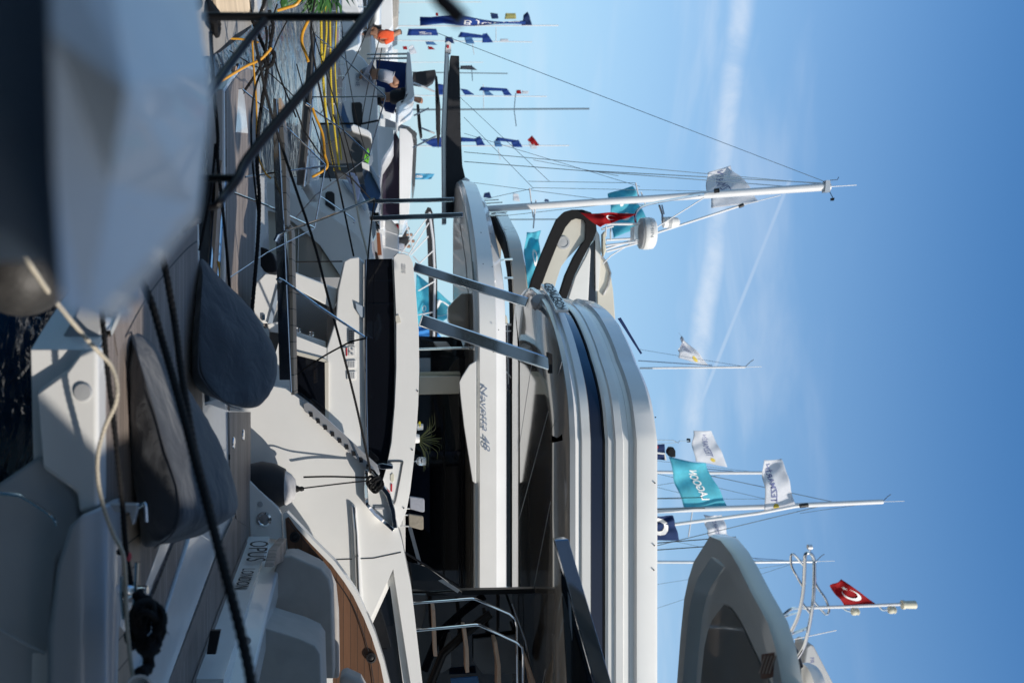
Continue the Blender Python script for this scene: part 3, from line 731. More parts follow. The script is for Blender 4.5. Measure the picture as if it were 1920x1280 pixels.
# stern wall behind it with the dark door window
wp = [(645, 489), (656, 483), (673, 481), (688, 498), (689, 990), (690, 1010), (500, 1010), (500, 720), (523, 640), (545, 626), (612, 652), (629, 600), (633, 545)]
wp2 = [(500, 720), (523, 640), (545, 626), (612, 652), (612, 1010), (500, 1010)]
wp3 = [(612.2, 652), (629, 600), (633, 545), (645, 489), (656, 483), (673, 481), (688, 498), (690, 1010), (612.2, 1010)]
wl = obj('stern_wall', ext(wp3, 9.80, .3), GEL, Y2, bevel=.015)
obj('stern_wall', ext(wp2, 9.80, .3), GEL, Y2)
obj('door_window', ext([(550, 663), (609, 679), (611, 800), (552, 745)], 9.78, .05), GLASS, wl)
obj('window_trim', ext([(609, 677), (616, 678), (616, 806), (610, 800)], 9.775, .05), GEL2, wl)
obj('window_trim', ext([(549, 657), (610, 673), (616, 678), (609, 679), (549, 664)], 9.775, .05), GEL2, wl)
obj('grab_fin', ext([(665, 566), (682, 574), (688, 588), (688, 598), (676, 594), (668, 582)], 9.77, .06), LGREYH, wl, bevel=.01)
for y_ in (676, 697):
    vt = obj('vent_plate', ext([(650, y_), (667, y_ - 1), (667, y_ + 14), (651, y_ + 15)], 9.785, .03), WHITEM, wl, bevel=.003)
    for k in range(4): obj('louvre', ext([(653 + 3.3 * k, y_ + 2), (654.4 + 3.3 * k, y_ + 2), (654.4 + 3.3 * k, y_ + 12.5), (653 + 3.3 * k, y_ + 12.5)], 9.78, .02), GREYG, vt)
sk = obj('switch_panel', ext([(653, 617), (665, 617), (665, 647), (654, 647)], 9.785, .03), ALU, wl, bevel=.003)
for i in range(3):
    for j in range(6): obj('switch', ext([(655 + i * 3.3, 620 + j * 4.4), (657 + i * 3.3, 620 + j * 4.4), (657 + i * 3.3, 622.4 + j * 4.4), (655 + i * 3.3, 622.4 + j * 4.4)], 9.775, .01), BLACKI, sk)
st2 = obj('safety_sticker', ext([(643, 652), (652, 651), (652, 667), (644, 668)], 9.787, .01), WHITEM, wl)
obj('red_band', ext([(648.5, 652), (651, 652), (651.3, 667), (649, 667.5)], 9.78, .008), REDM, st2)
pn = obj('outlet_panel', ext([(654, 650), (666, 650), (666, 666), (654, 667)], 9.787, .01), WHITEM, wl)
for q in ((661, 655), (656, 660), (661, 664)): obj('outlet', disc(q[0], q[1], 9.78, 2.0, .004, seg=12), GREYG, pn)
# stern block and the open locker beside the door
lk = obj('stern_locker', ext([(548, 509), (556, 511), (632, 541), (630, 566), (626, 580), (560, 545), (548, 535)], 9.9, .5), GEL, Y2, bevel=.015)
obj('locker_back', ext([(505, 520), (640, 520), (640, 660), (505, 660)], 10.75, .05), GREYG, Y2)
obj('locker_shade', ext([(552, 540), (632, 566), (632, 590), (566, 552), (540, 545)], 10.1, .5), DARKG, Y2)  # dark panel put in for the shade at the top of the locker
obj('locker_shelf', ext([(500, 608), (520, 603), (545, 618), (610, 640), (612, 652), (545, 628), (505, 622)], 9.9, .75), GEL, Y2, bevel=.012)
obj('locker_panel', ext([(584, 549), (608, 556), (608, 572), (584, 564)], 10.09, .02), DARKG, lk)
for q in ((497, 609), (522, 612), (558, 619), (583, 626)):
    obj('steel_cup', lathe(P(q[0], q[1], 9.98), Vector((0, -.5, 1)), [(0, .035), (.018, .034), (.022, .026), (.01, .02), (.01, 0)]), CHROME, lk)
sb = obj('stern_block', ext([(470, 560), (480, 530), (497, 512), (520, 512), (523, 520), (522, 560), (508, 606), (492, 606), (478, 590)], 9.85, 1.4), GEL, Y2, bevel=.02)
obj('blue_edge', ext([(521, 535), (525, 540), (510, 606), (502, 606)], 9.83, .04), LGREYH, sb)  # edge strip coloured pale blue
obj('latch', ext([(491, 590), (497, 590), (497, 600), (491, 601)], 9.83, .02), CHROME, sb, bevel=.002)
obj('stern_lip', ext([(548, 512), (632, 541), (645, 489), (640, 560), (632, 570), (548, 524)], 10.0, .1), GEL2, Y2)
# swim platform
pl = [(420, 168), (432, 150), (448, 130), (466, 122), (480, 127), (488, 160), (492, 500), (486, 1000), (425, 1000), (421, 600)]
obj('swim_platform', slab(pl, .445, .16), GEL, Y2, bevel=.02)
obj('platform_deck', slab([(424, 172), (436, 153), (450, 136), (465, 128), (476, 133), (482, 160), (483, 300), (477, 470), (477, 900), (430, 900), (426, 600)], .452, .012), TEAKG, Y2)
obj('pale_hatch', slab([(448, 168), (457, 166), (465, 250), (442, 248)], .458, .008), GEL, Y2)
obj('platform_edge_trim', tube([G(x, y, .43) for x, y in ((446, 122), (436, 200), (424, 300), (414, 420), (408, 520))], .022), CHROME, Y2)
obj('platform_edge_trim', tube([G(x, y, .40) for x, y in ((438, 128), (428, 200), (415, 300), (402, 420), (394, 520))], .022), CHROME, Y2)
obj('edge_board', slab([(442, 124), (445, 124), (420, 330), (408, 520), (399, 520), (412, 330)], .425, .03), TEAKW, Y2)
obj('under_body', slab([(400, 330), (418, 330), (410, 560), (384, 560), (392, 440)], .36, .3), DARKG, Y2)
# glass band, upper bulwark
gb = [(687, 486), (735, 485), (739, 520), (742, 600), (742, 690), (740, 760), (734, 830), (726, 876), (718, 905), (712, 945), (728, 975), (736, 990), (700, 990), (686, 960)]
gl2 = obj('glass_band', ext(gb, 9.78, .05), GLASS, Y2)
obj('glass_return', ext([(687, 486), (735, 485), (735, 500), (687, 500)], 9.77, 2.0), GLASS, Y2)
for y_ in (525, 568): obj('glass_joint', ext([(687, y_), (738, y_), (738, y_ + 1.5), (687, y_ + 1.5)], 9.775, .01), DCHROME, gl2)
obj('glass_frame', tube(pts3([(686, 487), (686, 600), (687, 750), (690, 880)], 9.76), .014), DCHROME, gl2)
obj('glass_frame', tube(pts3([(737, 487), (741, 560), (743, 690), (741, 760), (735, 830), (727, 876)], 9.76), .014), GEL2, gl2)
ub = [(738, 482), (745, 475), (758, 476), (768, 480), (774, 492), (780, 550), (785, 620), (786, 690), (784, 760), (780, 820), (775, 870), (769, 920), (762, 958), (750, 985), (742, 1002), (736, 990), (724, 972), (712, 948), (716, 905), (724, 878), (734, 830), (740, 760), (743, 690), (743, 600), (740, 530)]
u2 = obj('upper_bulwark', ext(ub, 9.72, .14), GEL, Y2, bevel=.012)
obj('bulwark_return', ext([(738, 480), (745, 474), (758, 475), (768, 480), (771, 500), (739, 498)], 9.80, 2.0), GREYG, Y2, bevel=.01)
obj('tread_block', ext([(742, 592), (748, 590), (752, 604), (745, 606), (742, 602)], 9.71, .03), GEL2, u2)
obj('gate_groove', tube(catmull(pts3([(727, 865), (753, 865), (754, 872), (746, 915), (739, 945), (728, 951)], 9.715), 3), .008), DARKG, u2)
obj('handle_recess', ext([(732, 890), (736, 886), (739, 890), (739, 900), (736, 905), (732, 901)], 9.713, .01), CREAMP, u2, bevel=.003)
obj('red_sticker', ext([(732.5, 907), (735.5, 907), (735.5, 921), (732.5, 921)], 9.712, .008), REDM, u2)
obj('gate_hinge', ext([(700, 870), (718, 868), (737, 872), (737, 879), (718, 880), (701, 877)], 9.66, .08), DCHROME, u2, bevel=.008)
for q in ((783, 733), (773, 843), (757, 952)): obj('stud', disc(q[0], q[1], 9.715, 1.4, .006, seg=10), BLACKI, u2)
text('lettering', 'azure', GREYG, u2, pxquad((754, 496), (754, 513), (761, 513), (761, 496), 9.712), shear=.3, lift=.001)
# hawse roller and cleat frame at the corner
rf = thing('mooring_fairlead', 'polished steel fairlead frame on the hull corner with a black rope knot', 'fairlead', P(690, 930, 9.5))
def strip(path, D, w0, th, bm=None):
    p = [Vector((x, y, 0)) for x, y in path]; n_ = len(p); lft, rgt = [], []
    for i in range(n_):
        t_ = (p[min(i + 1, n_ - 1)] - p[max(i - 1, 0)]).normalized(); q = Vector((-t_.y, t_.x, 0)) * w0 * .5
        lft.append((p[i] + q).xy); rgt.append((p[i] - q).xy)
    bm = bm or NB()
    for i in range(n_ - 1): ext([lft[i], lft[i + 1], rgt[i + 1], rgt[i]], D, th, bm)
    return bm
obj('outer_frame', strip([(687, 880), (686, 915), (688, 945), (705, 965), (725, 982), (738, 994)], 9.42, 7, .12), CHROME, rf, bevel=.006)
obj('inner_frame', strip([(716, 912), (728, 928), (736, 955), (741, 990)], 9.42, 9, .12), CHROME, rf, bevel=.006)
obj('top_horn', strip([(690, 875), (700, 882), (708, 892), (710, 905)], 9.40, 5, .1), CHROME, rf, bevel=.004)
obj('roller', lathe(P(703, 951, 9.5), UPV, [(0, .02), (.09, .02)]), ALU, rf)
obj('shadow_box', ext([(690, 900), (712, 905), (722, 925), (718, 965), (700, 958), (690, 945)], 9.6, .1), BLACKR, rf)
KN = thing('mooring_knot', 'lump of black rope knotted round the steel fairlead', 'rope knot', P(700, 905, 9.4))
bm = NB()
random.seed(3)
for k in range(5):
    c0 = (696 + k * 3.5, 903 + (k % 3) * 5)
    tube(resample(catmull([P(c0[0] + 8 * math.cos(a), c0[1] + 9 * math.sin(a) + random.uniform(-1, 1), 9.36 - .03 * math.sin(2 * a)) for a in [i * math.pi / 4 for i in range(9)]], 5), .012), .014, bm, 7, twist=.09)
obj('coil', bm, ROPEB, KN)

# overhang: bands swept round the stern
path = [(9, 9.5), (4, 9.5), (2, 9.5), (.95, 9.5)]
cr_ = [Vector((.95, 9.5, 0)), Vector((.55, 9.62, 0)), Vector((.2, 9.93, 0)), Vector((-.12, 10.4, 0)), Vector((-.42, 11.1, 0)), Vector((-.6, 11.9, 0)), Vector((-.66, 12.6, 0)), Vector((-.5, 13.4, 0)), Vector((.2, 13.7, 0))]
cc = catmull(cr_, 5)
path += [(v.x, v.y) for v in cc[1:]] + [(9, 13.7)]
ks = [0, 0, 0, 0] + [min(1, (i + 1) / 12) for i in range(len(cc) - 1)] + [0]
zz = lambda px: 2 + (px - 735) * 9.5 / F
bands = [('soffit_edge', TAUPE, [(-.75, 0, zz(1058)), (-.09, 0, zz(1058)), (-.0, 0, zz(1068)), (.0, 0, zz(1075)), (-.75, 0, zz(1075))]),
         ('lower_fascia', GEL, [(0.004, 0, zz(1068.5)), (.03, -.02, zz(1078)), (.015, -.05, zz(1087)), (.045, -.06, zz(1090)), (.05, -.08, zz(1105)), (.0, -.08, zz(1108)), (-.2, -.08, zz(1107)), (-.2, 0, zz(1076)), (-.01, 0, zz(1075.4))]),
         ('fly_glass', NAVYG, [(.0, -.08, zz(1108.3)), (-.03, -.12, zz(1132)), (-.12, -.12, zz(1132)), (-.12, -.08, zz(1108.3))]),
         ('glass_gasket', BLACKR, [(-.02, -.12, zz(1132.3)), (-.02, -.12, zz(1135)), (-.1, -.12, zz(1135)), (-.1, -.12, zz(1132.3))]),
         ('middle_fascia', GEL, [(-.01, -.13, zz(1135.3)), (.01, -.14, zz(1140)), (.015, -.15, zz(1150)), (.045, -.17, zz(1153)), (.05, -.18, zz(1166)), (.03, -.2, zz(1168)), (.03, -.2, zz(1178)), (-.12, -.2, zz(1179)), (-.12, -.13, zz(1135.3))]),
         ('coaming', GEL, [(.034, -.205, zz(1178.3)), (.038, -.21, zz(1186)), (.09, -.22, zz(1190)), (.10, -.26, zz(1222)), (.085, -.28, zz(1228)), (.04, -.28, zz(1230.5)), (-.02, -.28, zz(1228)), (-.06, -.21, zz(1178.3))])]
for nm, mm, pf_ in bands: obj(nm, sweep(path, ks, pf_), mm, Y2, smooth=32)
# soffit in glossy panels
ply = [(x, y) for x, y in path]
def clipx(pts, x0): return [(max(x, x0), y) for x, y in pts]
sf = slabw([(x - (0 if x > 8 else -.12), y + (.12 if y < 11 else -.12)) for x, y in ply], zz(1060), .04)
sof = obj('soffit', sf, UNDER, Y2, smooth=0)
for a, b in (((.2, 9.7), (2.6, 13.4)), ((1.2, 9.9), (4.6, 13.4)), ((-.3, 11.2), (1.9, 13.5)), ((2.6, 9.9), (6.5, 13.4))):
    obj('panel_joint', tube([Vector((a[0], a[1], zz(1060) + .001)), Vector((b[0], b[1], zz(1060) + .001))], .004, seg=6), ALU, sof)
# wide side brow in gloss taupe
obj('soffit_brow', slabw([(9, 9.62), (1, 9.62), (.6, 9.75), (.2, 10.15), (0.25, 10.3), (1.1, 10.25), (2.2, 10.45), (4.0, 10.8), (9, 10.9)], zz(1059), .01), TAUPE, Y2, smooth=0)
for px_, py_ in ((1229, 782), (1228, 905), (1227, 1022), (1226, 1068)): obj('stud', disc(px_, py_, 9.39, 1.3, .006, seg=10), BLACKI, Y2)
# big letters along the stern quarter
lp = catmull([P(x, y, d) for x, y, d in ((1018, 541, 11.75), (1030, 560, 11.3), (1040, 577, 10.9), (1046, 590, 10.6))], 8)
def fl(u, v):
    i = min(len(lp) - 2, int(u * (len(lp) - 1))); f_ = u * (len(lp) - 1) - i; b_ = lp[i] * (1 - f_) + lp[i + 1] * f_
    return b_ + Vector((-.06, -.105, .10 * v - .02))
text('lettering', 'GALEON', BLACKI, Y2, fl, bold=.012, lift=.012, cuts=1)
obj('name_plate', loft([[v + Vector((-.05, -.09, -.035)), v + Vector((-.05, -.09, .10)), v + Vector((-.02, -.05, .10)), v + Vector((-.02, -.05, -.035))] for v in lp]), GEL, Y2)
obj('round_lens', lathe(P(1012, 566, 11.4), Vector((-.6, -.7, -.3)), [(-.05, .10), (.03, .10), (.06, .07), (.07, 0)]), GREYG, Y2)
# two slanting flat posts
def bar(a, b, w_, t_, mm, nm='post', par=Y2, wd=Vector((1, 0, 0))):
    d = (b - a).normalized(); s_ = d.cross(Vector((0, 1, 0))).normalized() * w_ * .5; q = Vector((0, t_ * .5, 0)); bm = NB()
    prism(bm, [a - s_ - q, a + s_ - q, a + s_ + q, a - s_ + q], [b - s_ - q, b + s_ - q, b + s_ + q, b - s_ + q]); return obj(nm, bm, mm, par, bevel=.012)
bar(P(776, 500, 11.6), P(988, 567, 11.6), .11, .08, CHROME); bar(P(788, 600, 9.9), P(1032, 683, 9.9), .125, .09, CHROME)
obj('post_foot', ext([(1027, 660), (1036, 664), (1036, 700), (1030, 700)], 9.85, .1), BLACKR, Y2)
# cockpit interior
obj('saloon_bulkhead', ext([(560, 1113), (1004, 1108), (1004, 1500), (560, 1500)], 11.6, .1), GLASS, Y2)
obj('door_frame', ext([(770, 1108), (1002, 1103), (1002, 1112), (770, 1117)], 11.5, .1), BLACKP, Y2)
obj('side_deck', slabw([(-.4, 9.95), (9, 9.95), (9, 13.4), (-.4, 13.4)], 1.35, .08), TEAKG, Y2)
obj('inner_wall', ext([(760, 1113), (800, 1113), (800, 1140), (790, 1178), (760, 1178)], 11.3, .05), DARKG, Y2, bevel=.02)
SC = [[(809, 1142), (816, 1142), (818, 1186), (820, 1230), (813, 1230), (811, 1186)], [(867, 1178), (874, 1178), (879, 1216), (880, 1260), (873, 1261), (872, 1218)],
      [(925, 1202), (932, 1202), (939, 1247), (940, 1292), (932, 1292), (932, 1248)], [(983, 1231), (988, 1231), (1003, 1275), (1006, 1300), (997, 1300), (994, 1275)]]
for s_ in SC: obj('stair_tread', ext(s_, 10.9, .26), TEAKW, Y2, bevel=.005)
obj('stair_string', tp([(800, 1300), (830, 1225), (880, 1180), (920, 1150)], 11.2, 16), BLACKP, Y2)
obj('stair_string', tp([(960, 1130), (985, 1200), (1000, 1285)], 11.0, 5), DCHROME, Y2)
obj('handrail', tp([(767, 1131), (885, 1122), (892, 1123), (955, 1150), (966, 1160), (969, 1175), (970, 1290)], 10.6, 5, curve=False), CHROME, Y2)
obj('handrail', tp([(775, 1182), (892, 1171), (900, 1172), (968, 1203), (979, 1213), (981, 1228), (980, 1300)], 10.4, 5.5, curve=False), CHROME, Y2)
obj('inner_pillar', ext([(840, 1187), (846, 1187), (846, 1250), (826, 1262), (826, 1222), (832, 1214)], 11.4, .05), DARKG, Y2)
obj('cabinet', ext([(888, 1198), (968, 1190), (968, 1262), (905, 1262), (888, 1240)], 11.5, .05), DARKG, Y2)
obj('screen', ext([(845, 1272), (896, 1268), (898, 1281), (846, 1284)], 11.4, .03), LBLUEF, Y2)
lr = obj('sloping_rail', tp([(757, 1034), (862, 1099)], 10.6, 4), BLACKP, Y2)
obj('sloping_panel', ext([(756, 1050), (800, 1062), (866, 1110), (866, 1120), (760, 1100)], 10.8, .03), GLASS, Y2)
obj('panel_edge', ext([(822, 1088), (830, 1086), (862, 1106), (858, 1111)], 10.78, .02), GREYG, Y2)
obj('far_pillar', ext([(765, 988), (771, 985), (790, 1055), (784, 1058)], 10.9, .05), GREYG, Y2)

# chairs in the cockpit
CH = []
for i, (px_, py_, mm, lb) in enumerate(((768, 930, GREYC, 'folding chair with pale blue grey backrest, left of the pair in the cockpit'), (766, 963, TANC, 'folding chair with beige grey backrest, right of the pair in the cockpit'))):
    c = thing('folding_chair', lb, 'chair', P(690, py_ + 14, 10.8), 'folding chairs in the cockpit')
    obj('backrest', ext([(px_, py_), (px_ + 26, py_ + 4), (px_ + 28, py_ + 8), (px_ + 28, py_ + 29), (px_ + 24, py_ + 30), (px_ + 1, py_ + 24)], 10.6, .03), mm, c, bevel=.008)
    obj('seat', box(c.location.x - .2, c.location.x + .2, 10.65, 11.05, 1.80, 1.83), mm, c, bevel=.01)
    for k in (2, 23): obj('leg', tp([(px_ + 1, py_ + k), (px_ - 50, py_ + k)], 10.62, 2.6), WHITEM, c)
    for k in (2, 23): obj('leg', tp([(px_ - 22, py_ + k), (px_ - 76, py_ + k)], 11.05, 2.6), WHITEM, c)
    obj('cross_bar', tp([(px_ - 11, py_ + 2), (px_ - 11, py_ + 23)], 10.62, 2.6), WHITEM, c)
# glass, plant on the bulwark
WG = thing('wine_glass', 'empty stemmed wine glass upside-tapered on the bulwark beside the chairs', 'glass', P(774, 865, 9.8))
obj('bowl', lathe(P(774, 864.5, 9.79), UPV, [(0, .028), (.003, .028), (.006, .004), (.028, .004), (.045, .03), (.065, .042), (.10, .042), (.13, .036)]), CLEARG, WG)
PV = thing('potted_grass', 'spiky green yellow grass tuft in a clear vase on the bulwark', 'plant', P(783, 826, 9.8))
obj('vase', lathe(P(779, 822, 9.79), UPV, [(0, .045), (.02, .045), (.04, .04)]), WHITEM, PV)
random.seed(11); bm = NB()
for k in range(30):
    a = random.uniform(-1.1, 1.3); l_ = random.uniform(.12, .3); p0 = P(783, 823, 9.8)
    q1 = p0 + Vector((math.sin(a) * l_ * .6, random.uniform(-.06, .06), math.cos(a) * l_ * .8)); q2 = q1 + Vector((math.sin(a) * l_ * .55, random.uniform(-.05, .05), -.02 + math.cos(a) * .04))
    tube(catmull([p0, q1, q2], 4), .0022, bm, 5, r1=.0006)
obj('blades', bm, mat('yellow_green_leaf', (.05, .065, .015), .5, var=.3, vscale=30), PV)
LV = thing('lemon_vase', 'small clear vase holding a yellow flower on the bulwark, left of the grass tuft', 'vase', P(782, 798, 9.8))
obj('glass', lathe(P(782, 800, 9.79), UPV, [(0, .03), (.004, .034), (.06, .03)]), CLEARG, LV)
obj('flower', lathe(P(784, 795, 9.8), UPV, [(0, .008), (.012, .03), (.024, .026), (.03, .0)], seg=9), mat('yellow_petal', (.75, .6, .02), .5), LV)

# fender between the two yachts
FD = thing('fender', 'big black ball fender with a scuffed white cap hanging against the sunlit hull', 'fender', P(470, 920, 9.25), 'fenders')
fa = (P(558, 915, 9.22) - P(470, 915, 9.22)).normalized()
obj('body', lathe(P(430, 912, 9.24), UPV, [(0, .02), (.05, .13), (.18, .21), (.3, .235), (.42, .215), (.52, .165)], seg=32), BLACKC, FD)
obj('cap', lathe(P(536, 915, 9.24), UPV, [(0, .163), (.05, .13), (.085, .085), (.095, .035)], seg=32), FENDW, FD)
obj('eye', lathe(P(556, 916, 9.24), UPV, [(0, .034), (.03, .02), (.05, .024), (.07, .014)]), BLACKR, FD)

# ================================================================ rear yacht
K3 = 1.12; DS[0] = K3; q3 = lambda pts: [(x * K3, y * K3) for x, y in pts]
Y3 = thing('motor_yacht', 'third white yacht, silver script on its overhang, cream and black arch on top', 'yacht', (3, 16.4, 0), 'yachts moored side by side')
h3 = [(440, 345), (480, 335), (540, 332), (592, 331), (600, 333), (654, 337), (672, 352), (690, 385), (694, 420), (698, 470), (760, 700), (760, 1290), (440, 1290)]
h3o = obj('hull', ext(h3, 14.2, 4.0), GEL, Y3, bevel=.04)
wing = [(484, 346), (493, 338), (505, 340), (535, 352), (560, 369), (590, 388), (622, 407), (650, 425), (672, 442), (686, 462), (693, 484), (695, 520), (640, 520), (600, 460), (560, 425), (530, 402), (488, 392)]
obj('flared_quarter', ext(wing, 13.7, .6), GEL, Y3, bevel=.06)
obj('lower_body', ext([(480, 380), (500, 385), (560, 420), (600, 462), (640, 520), (640, 640), (470, 640), (474, 480)], 13.8, .5), GEL2, Y3, bevel=.03)
obj('oval_port', ext([(610, 362), (614, 359), (622, 359), (627, 363), (628, 396), (620, 391), (610, 384)], 14.17, .04), BLACKI, h3o, bevel=.01)
obj('side_recess', ext([(559, 427), (572, 436), (588, 446), (601, 456), (604, 470), (600, 524), (560, 516), (557, 480)], 13.76, .04), TAUPE, Y3, bevel=.02)
obj('recess_rail', tp([(560, 428), (558, 520)], 13.72, 1.6), WHITEM, Y3)
obj('grab_rail', tp([(565, 353), (600, 368), (640, 395), (661, 409), (665, 415), (663, 419)], 13.6, 2.6, curve=True), CHROME, Y3)
obj('transom_glass', ext([(640, 336), (662, 344), (680, 366), (688, 392), (684, 396), (668, 372), (650, 352)], 14.1, .08), LGREYH, h3o, bevel=.02)
obj('swim_platform', slab([(478, 330), (500, 330), (512, 640), (486, 640), (480, 480)], .42, .12), GEL, Y3, bevel=.02)
# deckhouse wall and dark aft windows seen above the middle yacht's bulwark
obj('saloon_glass', ext([(700, 668), (884, 668), (900, 900), (905, 1120), (905, 1400), (700, 1400)], 15.6, .1), GLASS, Y3)
obj('aft_window', ext([(700, 628), (862, 632), (884, 690), (700, 690)], 15.9, .05), GLASS, Y3)
obj('galley_counter', ext([(742, 632), (770, 632), (772, 652), (742, 652)], 15.7, .3), GREYG, Y3)
obj('cushion', ext([(812, 640), (838, 640), (848, 653), (820, 653)], 15.75, .2), WHITEM, Y3, bevel=.03)
obj('pale_screen', ext([(770, 671), (807, 671), (807, 697), (772, 697)], 15.5, .03), LGREYH, Y3)
obj('window_bar', tp([(740, 656), (880, 652)], 15.4, 5), CHROME, Y3)
obj('pillar', ext([(700, 699), (862, 696), (864, 703), (700, 706)], 15.3, .1), CREAMP, Y3, bevel=.01)
obj('pillar', ext([(700, 706), (864, 704), (862, 738), (700, 742)], 15.2, .2), GEL2, Y3, bevel=.02)
obj('interior_post', ext([(858, 1250), (866, 1250), (866, 1290), (858, 1290)], 15.4, .05), ALU, Y3)
for pts_, mm in (([(790, 845), (866, 846), (866, 852), (790, 856)], NAVYG), ([(765, 862), (806, 868), (806, 1000), (760, 960)], NAVYG), ([(832, 760), (834, 760), (834, 1100), (832, 1100)], BLACKP), ([(864, 770), (866, 770), (868, 1100), (866, 1100)], BLACKP)):
    obj('window_post', ext(pts_, 15.5, .05), mm, Y3)
# deck overhang
z3 = lambda px: 2 + (px - 735) * 14 * K3 / F
p3 = [(9, 14), (3, 14), (.6, 14)]
c3 = catmull([Vector((.6, 14, 0)), Vector((-.4, 14.05, 0)), Vector((-1.1, 14.4, 0)), Vector((-1.75, 15.2, 0)), Vector((-2.3, 16.2, 0)), Vector((-2.75, 17.4, 0)), Vector((-2.85, 18.4, 0)), Vector((-2.2, 18.9, 0))], 5)
p3 += [(v.x, v.y) for v in c3[1:]] + [(9, 18.9)]
k3 = [0, 0, 0] + [min(1, (i + 1) / 16) for i in range(len(c3) - 1)] + [0]
p3 = q3(p3)
obj('deck_fascia', sweep(p3, k3, [(-.06, 0, z3(889)), (.0, 0, z3(891)), (.02, 0, z3(896)), (.07, -.02, z3(899)), (.06, -.06, z3(930)), (.02, -.16, z3(934)), (-.02, -.25, z3(948)), (-.05, -.26, z3(950)), (-.3, -.26, z3(950)), (-.3, 0, z3(889))]), GEL, Y3)
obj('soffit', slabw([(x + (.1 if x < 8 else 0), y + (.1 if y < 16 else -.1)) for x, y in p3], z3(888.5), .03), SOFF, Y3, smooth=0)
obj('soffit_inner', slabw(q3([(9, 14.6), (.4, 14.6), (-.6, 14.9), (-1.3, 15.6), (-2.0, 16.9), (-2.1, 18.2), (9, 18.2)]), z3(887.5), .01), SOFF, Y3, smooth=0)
obj('lower_fin', ext([(861, 716), (866, 706), (880, 684), (893, 676), (893, 906), (886, 902), (870, 800), (863, 740)], 13.93, .06), GEL, Y3, bevel=.01)
obj('hanging_bracket', ext([(840, 576), (852, 562), (866, 550), (880, 550), (880, 620), (848, 618), (840, 600)], 14.9, .3), TAUPE, Y3, bevel=.02)
text('lettering', 'Navetta 48', SILVERI, Y3, pxquad((900, 720), (906, 846), (919, 846), (913, 720), 13.91), shear=.35, bold=0, lift=.002)
bar(P(690, 378, 16.4), P(852, 374, 16.4), .075, .07, DCHROME, par=Y3)
bar(P(690, 410, 14.9), P(868, 403, 14.9), .085, .08, DCHROME, par=Y3)
obj('tail_lamp', lathe(P(872, 345, 18.6), Vector((-1, 0, .2)), [(0, .08), (.1, .08), (.14, 0)]), WHITEM, Y3)
obj('stern_cap', ext([(873, 347), (884, 342), (884, 361), (875, 362)], 18.3, .4), LGREYH, Y3, bevel=.03)
obj('fly_step', ext([(897, 378), (903, 374), (909, 380), (910, 396), (901, 400)], 16.4, .5), GEL, Y3, bevel=.02)
for q in ((902, 436), (919, 438), (906, 495), (921, 462), (923, 500), (935, 618), (925, 660)): obj('stud', disc(q[0], q[1], 13.9 if q[1] > 520 else 14.3, 1.1, .01, seg=8), BLACKI, Y3)
# fly rail band in taupe
zt = lambda px: 2 + (px - 735) * 14.4 * K3 / F
pt = [(9, 14.4), (2, 14.4)]
ct = catmull([Vector((2, 14.4, 0)), Vector((.0, 14.4, 0)), Vector((-.9, 14.6, 0)), Vector((-1.5, 15.2, 0)), Vector((-1.9, 16.2, 0)), Vector((-2.25, 17.4, 0)), Vector((-2.1, 18.2, 0)), Vector((-1.4, 18.6, 0))], 5)
pt += [(v.x, v.y) for v in ct[1:]] + [(9, 18.6)]; kt = [1] * len(pt); pt = q3(pt)
obj('fly_band', sweep(pt, kt, [(0, 0, zt(963)), (.02, 0, zt(965)), (.0, 0, zt(990)), (-.06, 0, zt(993)), (-.35, 0, zt(993)), (-.3, 0, zt(963))]), TAUPE, Y3)
obj('fly_band_lining', sweep(pt, kt, [(-.31, 0, zt(960)), (-.02, 0, zt(960)), (-.02, 0, zt(962.6)), (-.31, 0, zt(962.6))]), BLACKR, Y3)
obj('seat_back', sweep([(x + .35 if x < 8 else x, y + .35) for x, y in pt[:-4]], [1] * (len(pt) - 4), [(0, 0, zt(930)), (.06, 0, zt(932)), (.05, 0, zt(946)), (0, 0, zt(950)), (-.2, 0, zt(950)), (-.2, 0, zt(930))]), GREYG, Y3)
obj('seat_base', sweep([(x + .3 if x < 8 else x, y + .3) for x, y in pt[:-4]], [1] * (len(pt) - 4), [(0, 0, zt(915)), (.0, 0, zt(929)), (-.3, 0, zt(929)), (-.3, 0, zt(915))]), GEL, Y3)
for a, b, d in (((903, 376), (935, 374), 17.8), ((911, 381), (942, 379), 17.4), ((917, 398), (951, 397), 16.4), ((918, 404), (953, 403), 16.2), ((927, 488), (961, 486), 14.8), ((946, 521), (962, 521), 14.5)):
    obj('rail_post', tp([a, b], d, 3 if a[1] < 420 else 4.5), CHROME, Y3)
obj('helm_block', ext([(930, 588), (950, 590), (954, 610), (950, 625), (930, 625)], 15.2, .4), CREAMP, Y3, bevel=.03)
wg = obj('side_window', ext([(932, 615), (937, 608), (945, 607), (973, 609), (975, 700), (960, 735), (940, 715), (934, 700)], 14.55, .04), PURPLEG, Y3, bevel=.02)
obj('window_frame', tube(pts3([(933, 618), (938, 609), (945, 607.5), (974, 610)], 14.5), .02), WHITEM, wg)
obj('window_bar', tp([(951, 606), (953, 720)], 14.5, 2.2), WHITEM, wg)
obj('window_bar', tp([(932, 622), (973, 619)], 14.5, 2.6), WHITEM, wg)
obj('window_bar', tp([(934, 678), (970, 722)], 14.5, 2.2), WHITEM, wg)
obj('side_panel', ext([(938, 712), (975, 745), (985, 700), (975, 606), (990, 600), (1010, 760), (960, 800), (945, 760)], 14.6, .06), GEL, Y3, bevel=.01)
obj('dark_window', ext([(942, 726), (962, 740), (966, 1100), (950, 1100), (946, 900)], 14.5, .05), GLASS, Y3)
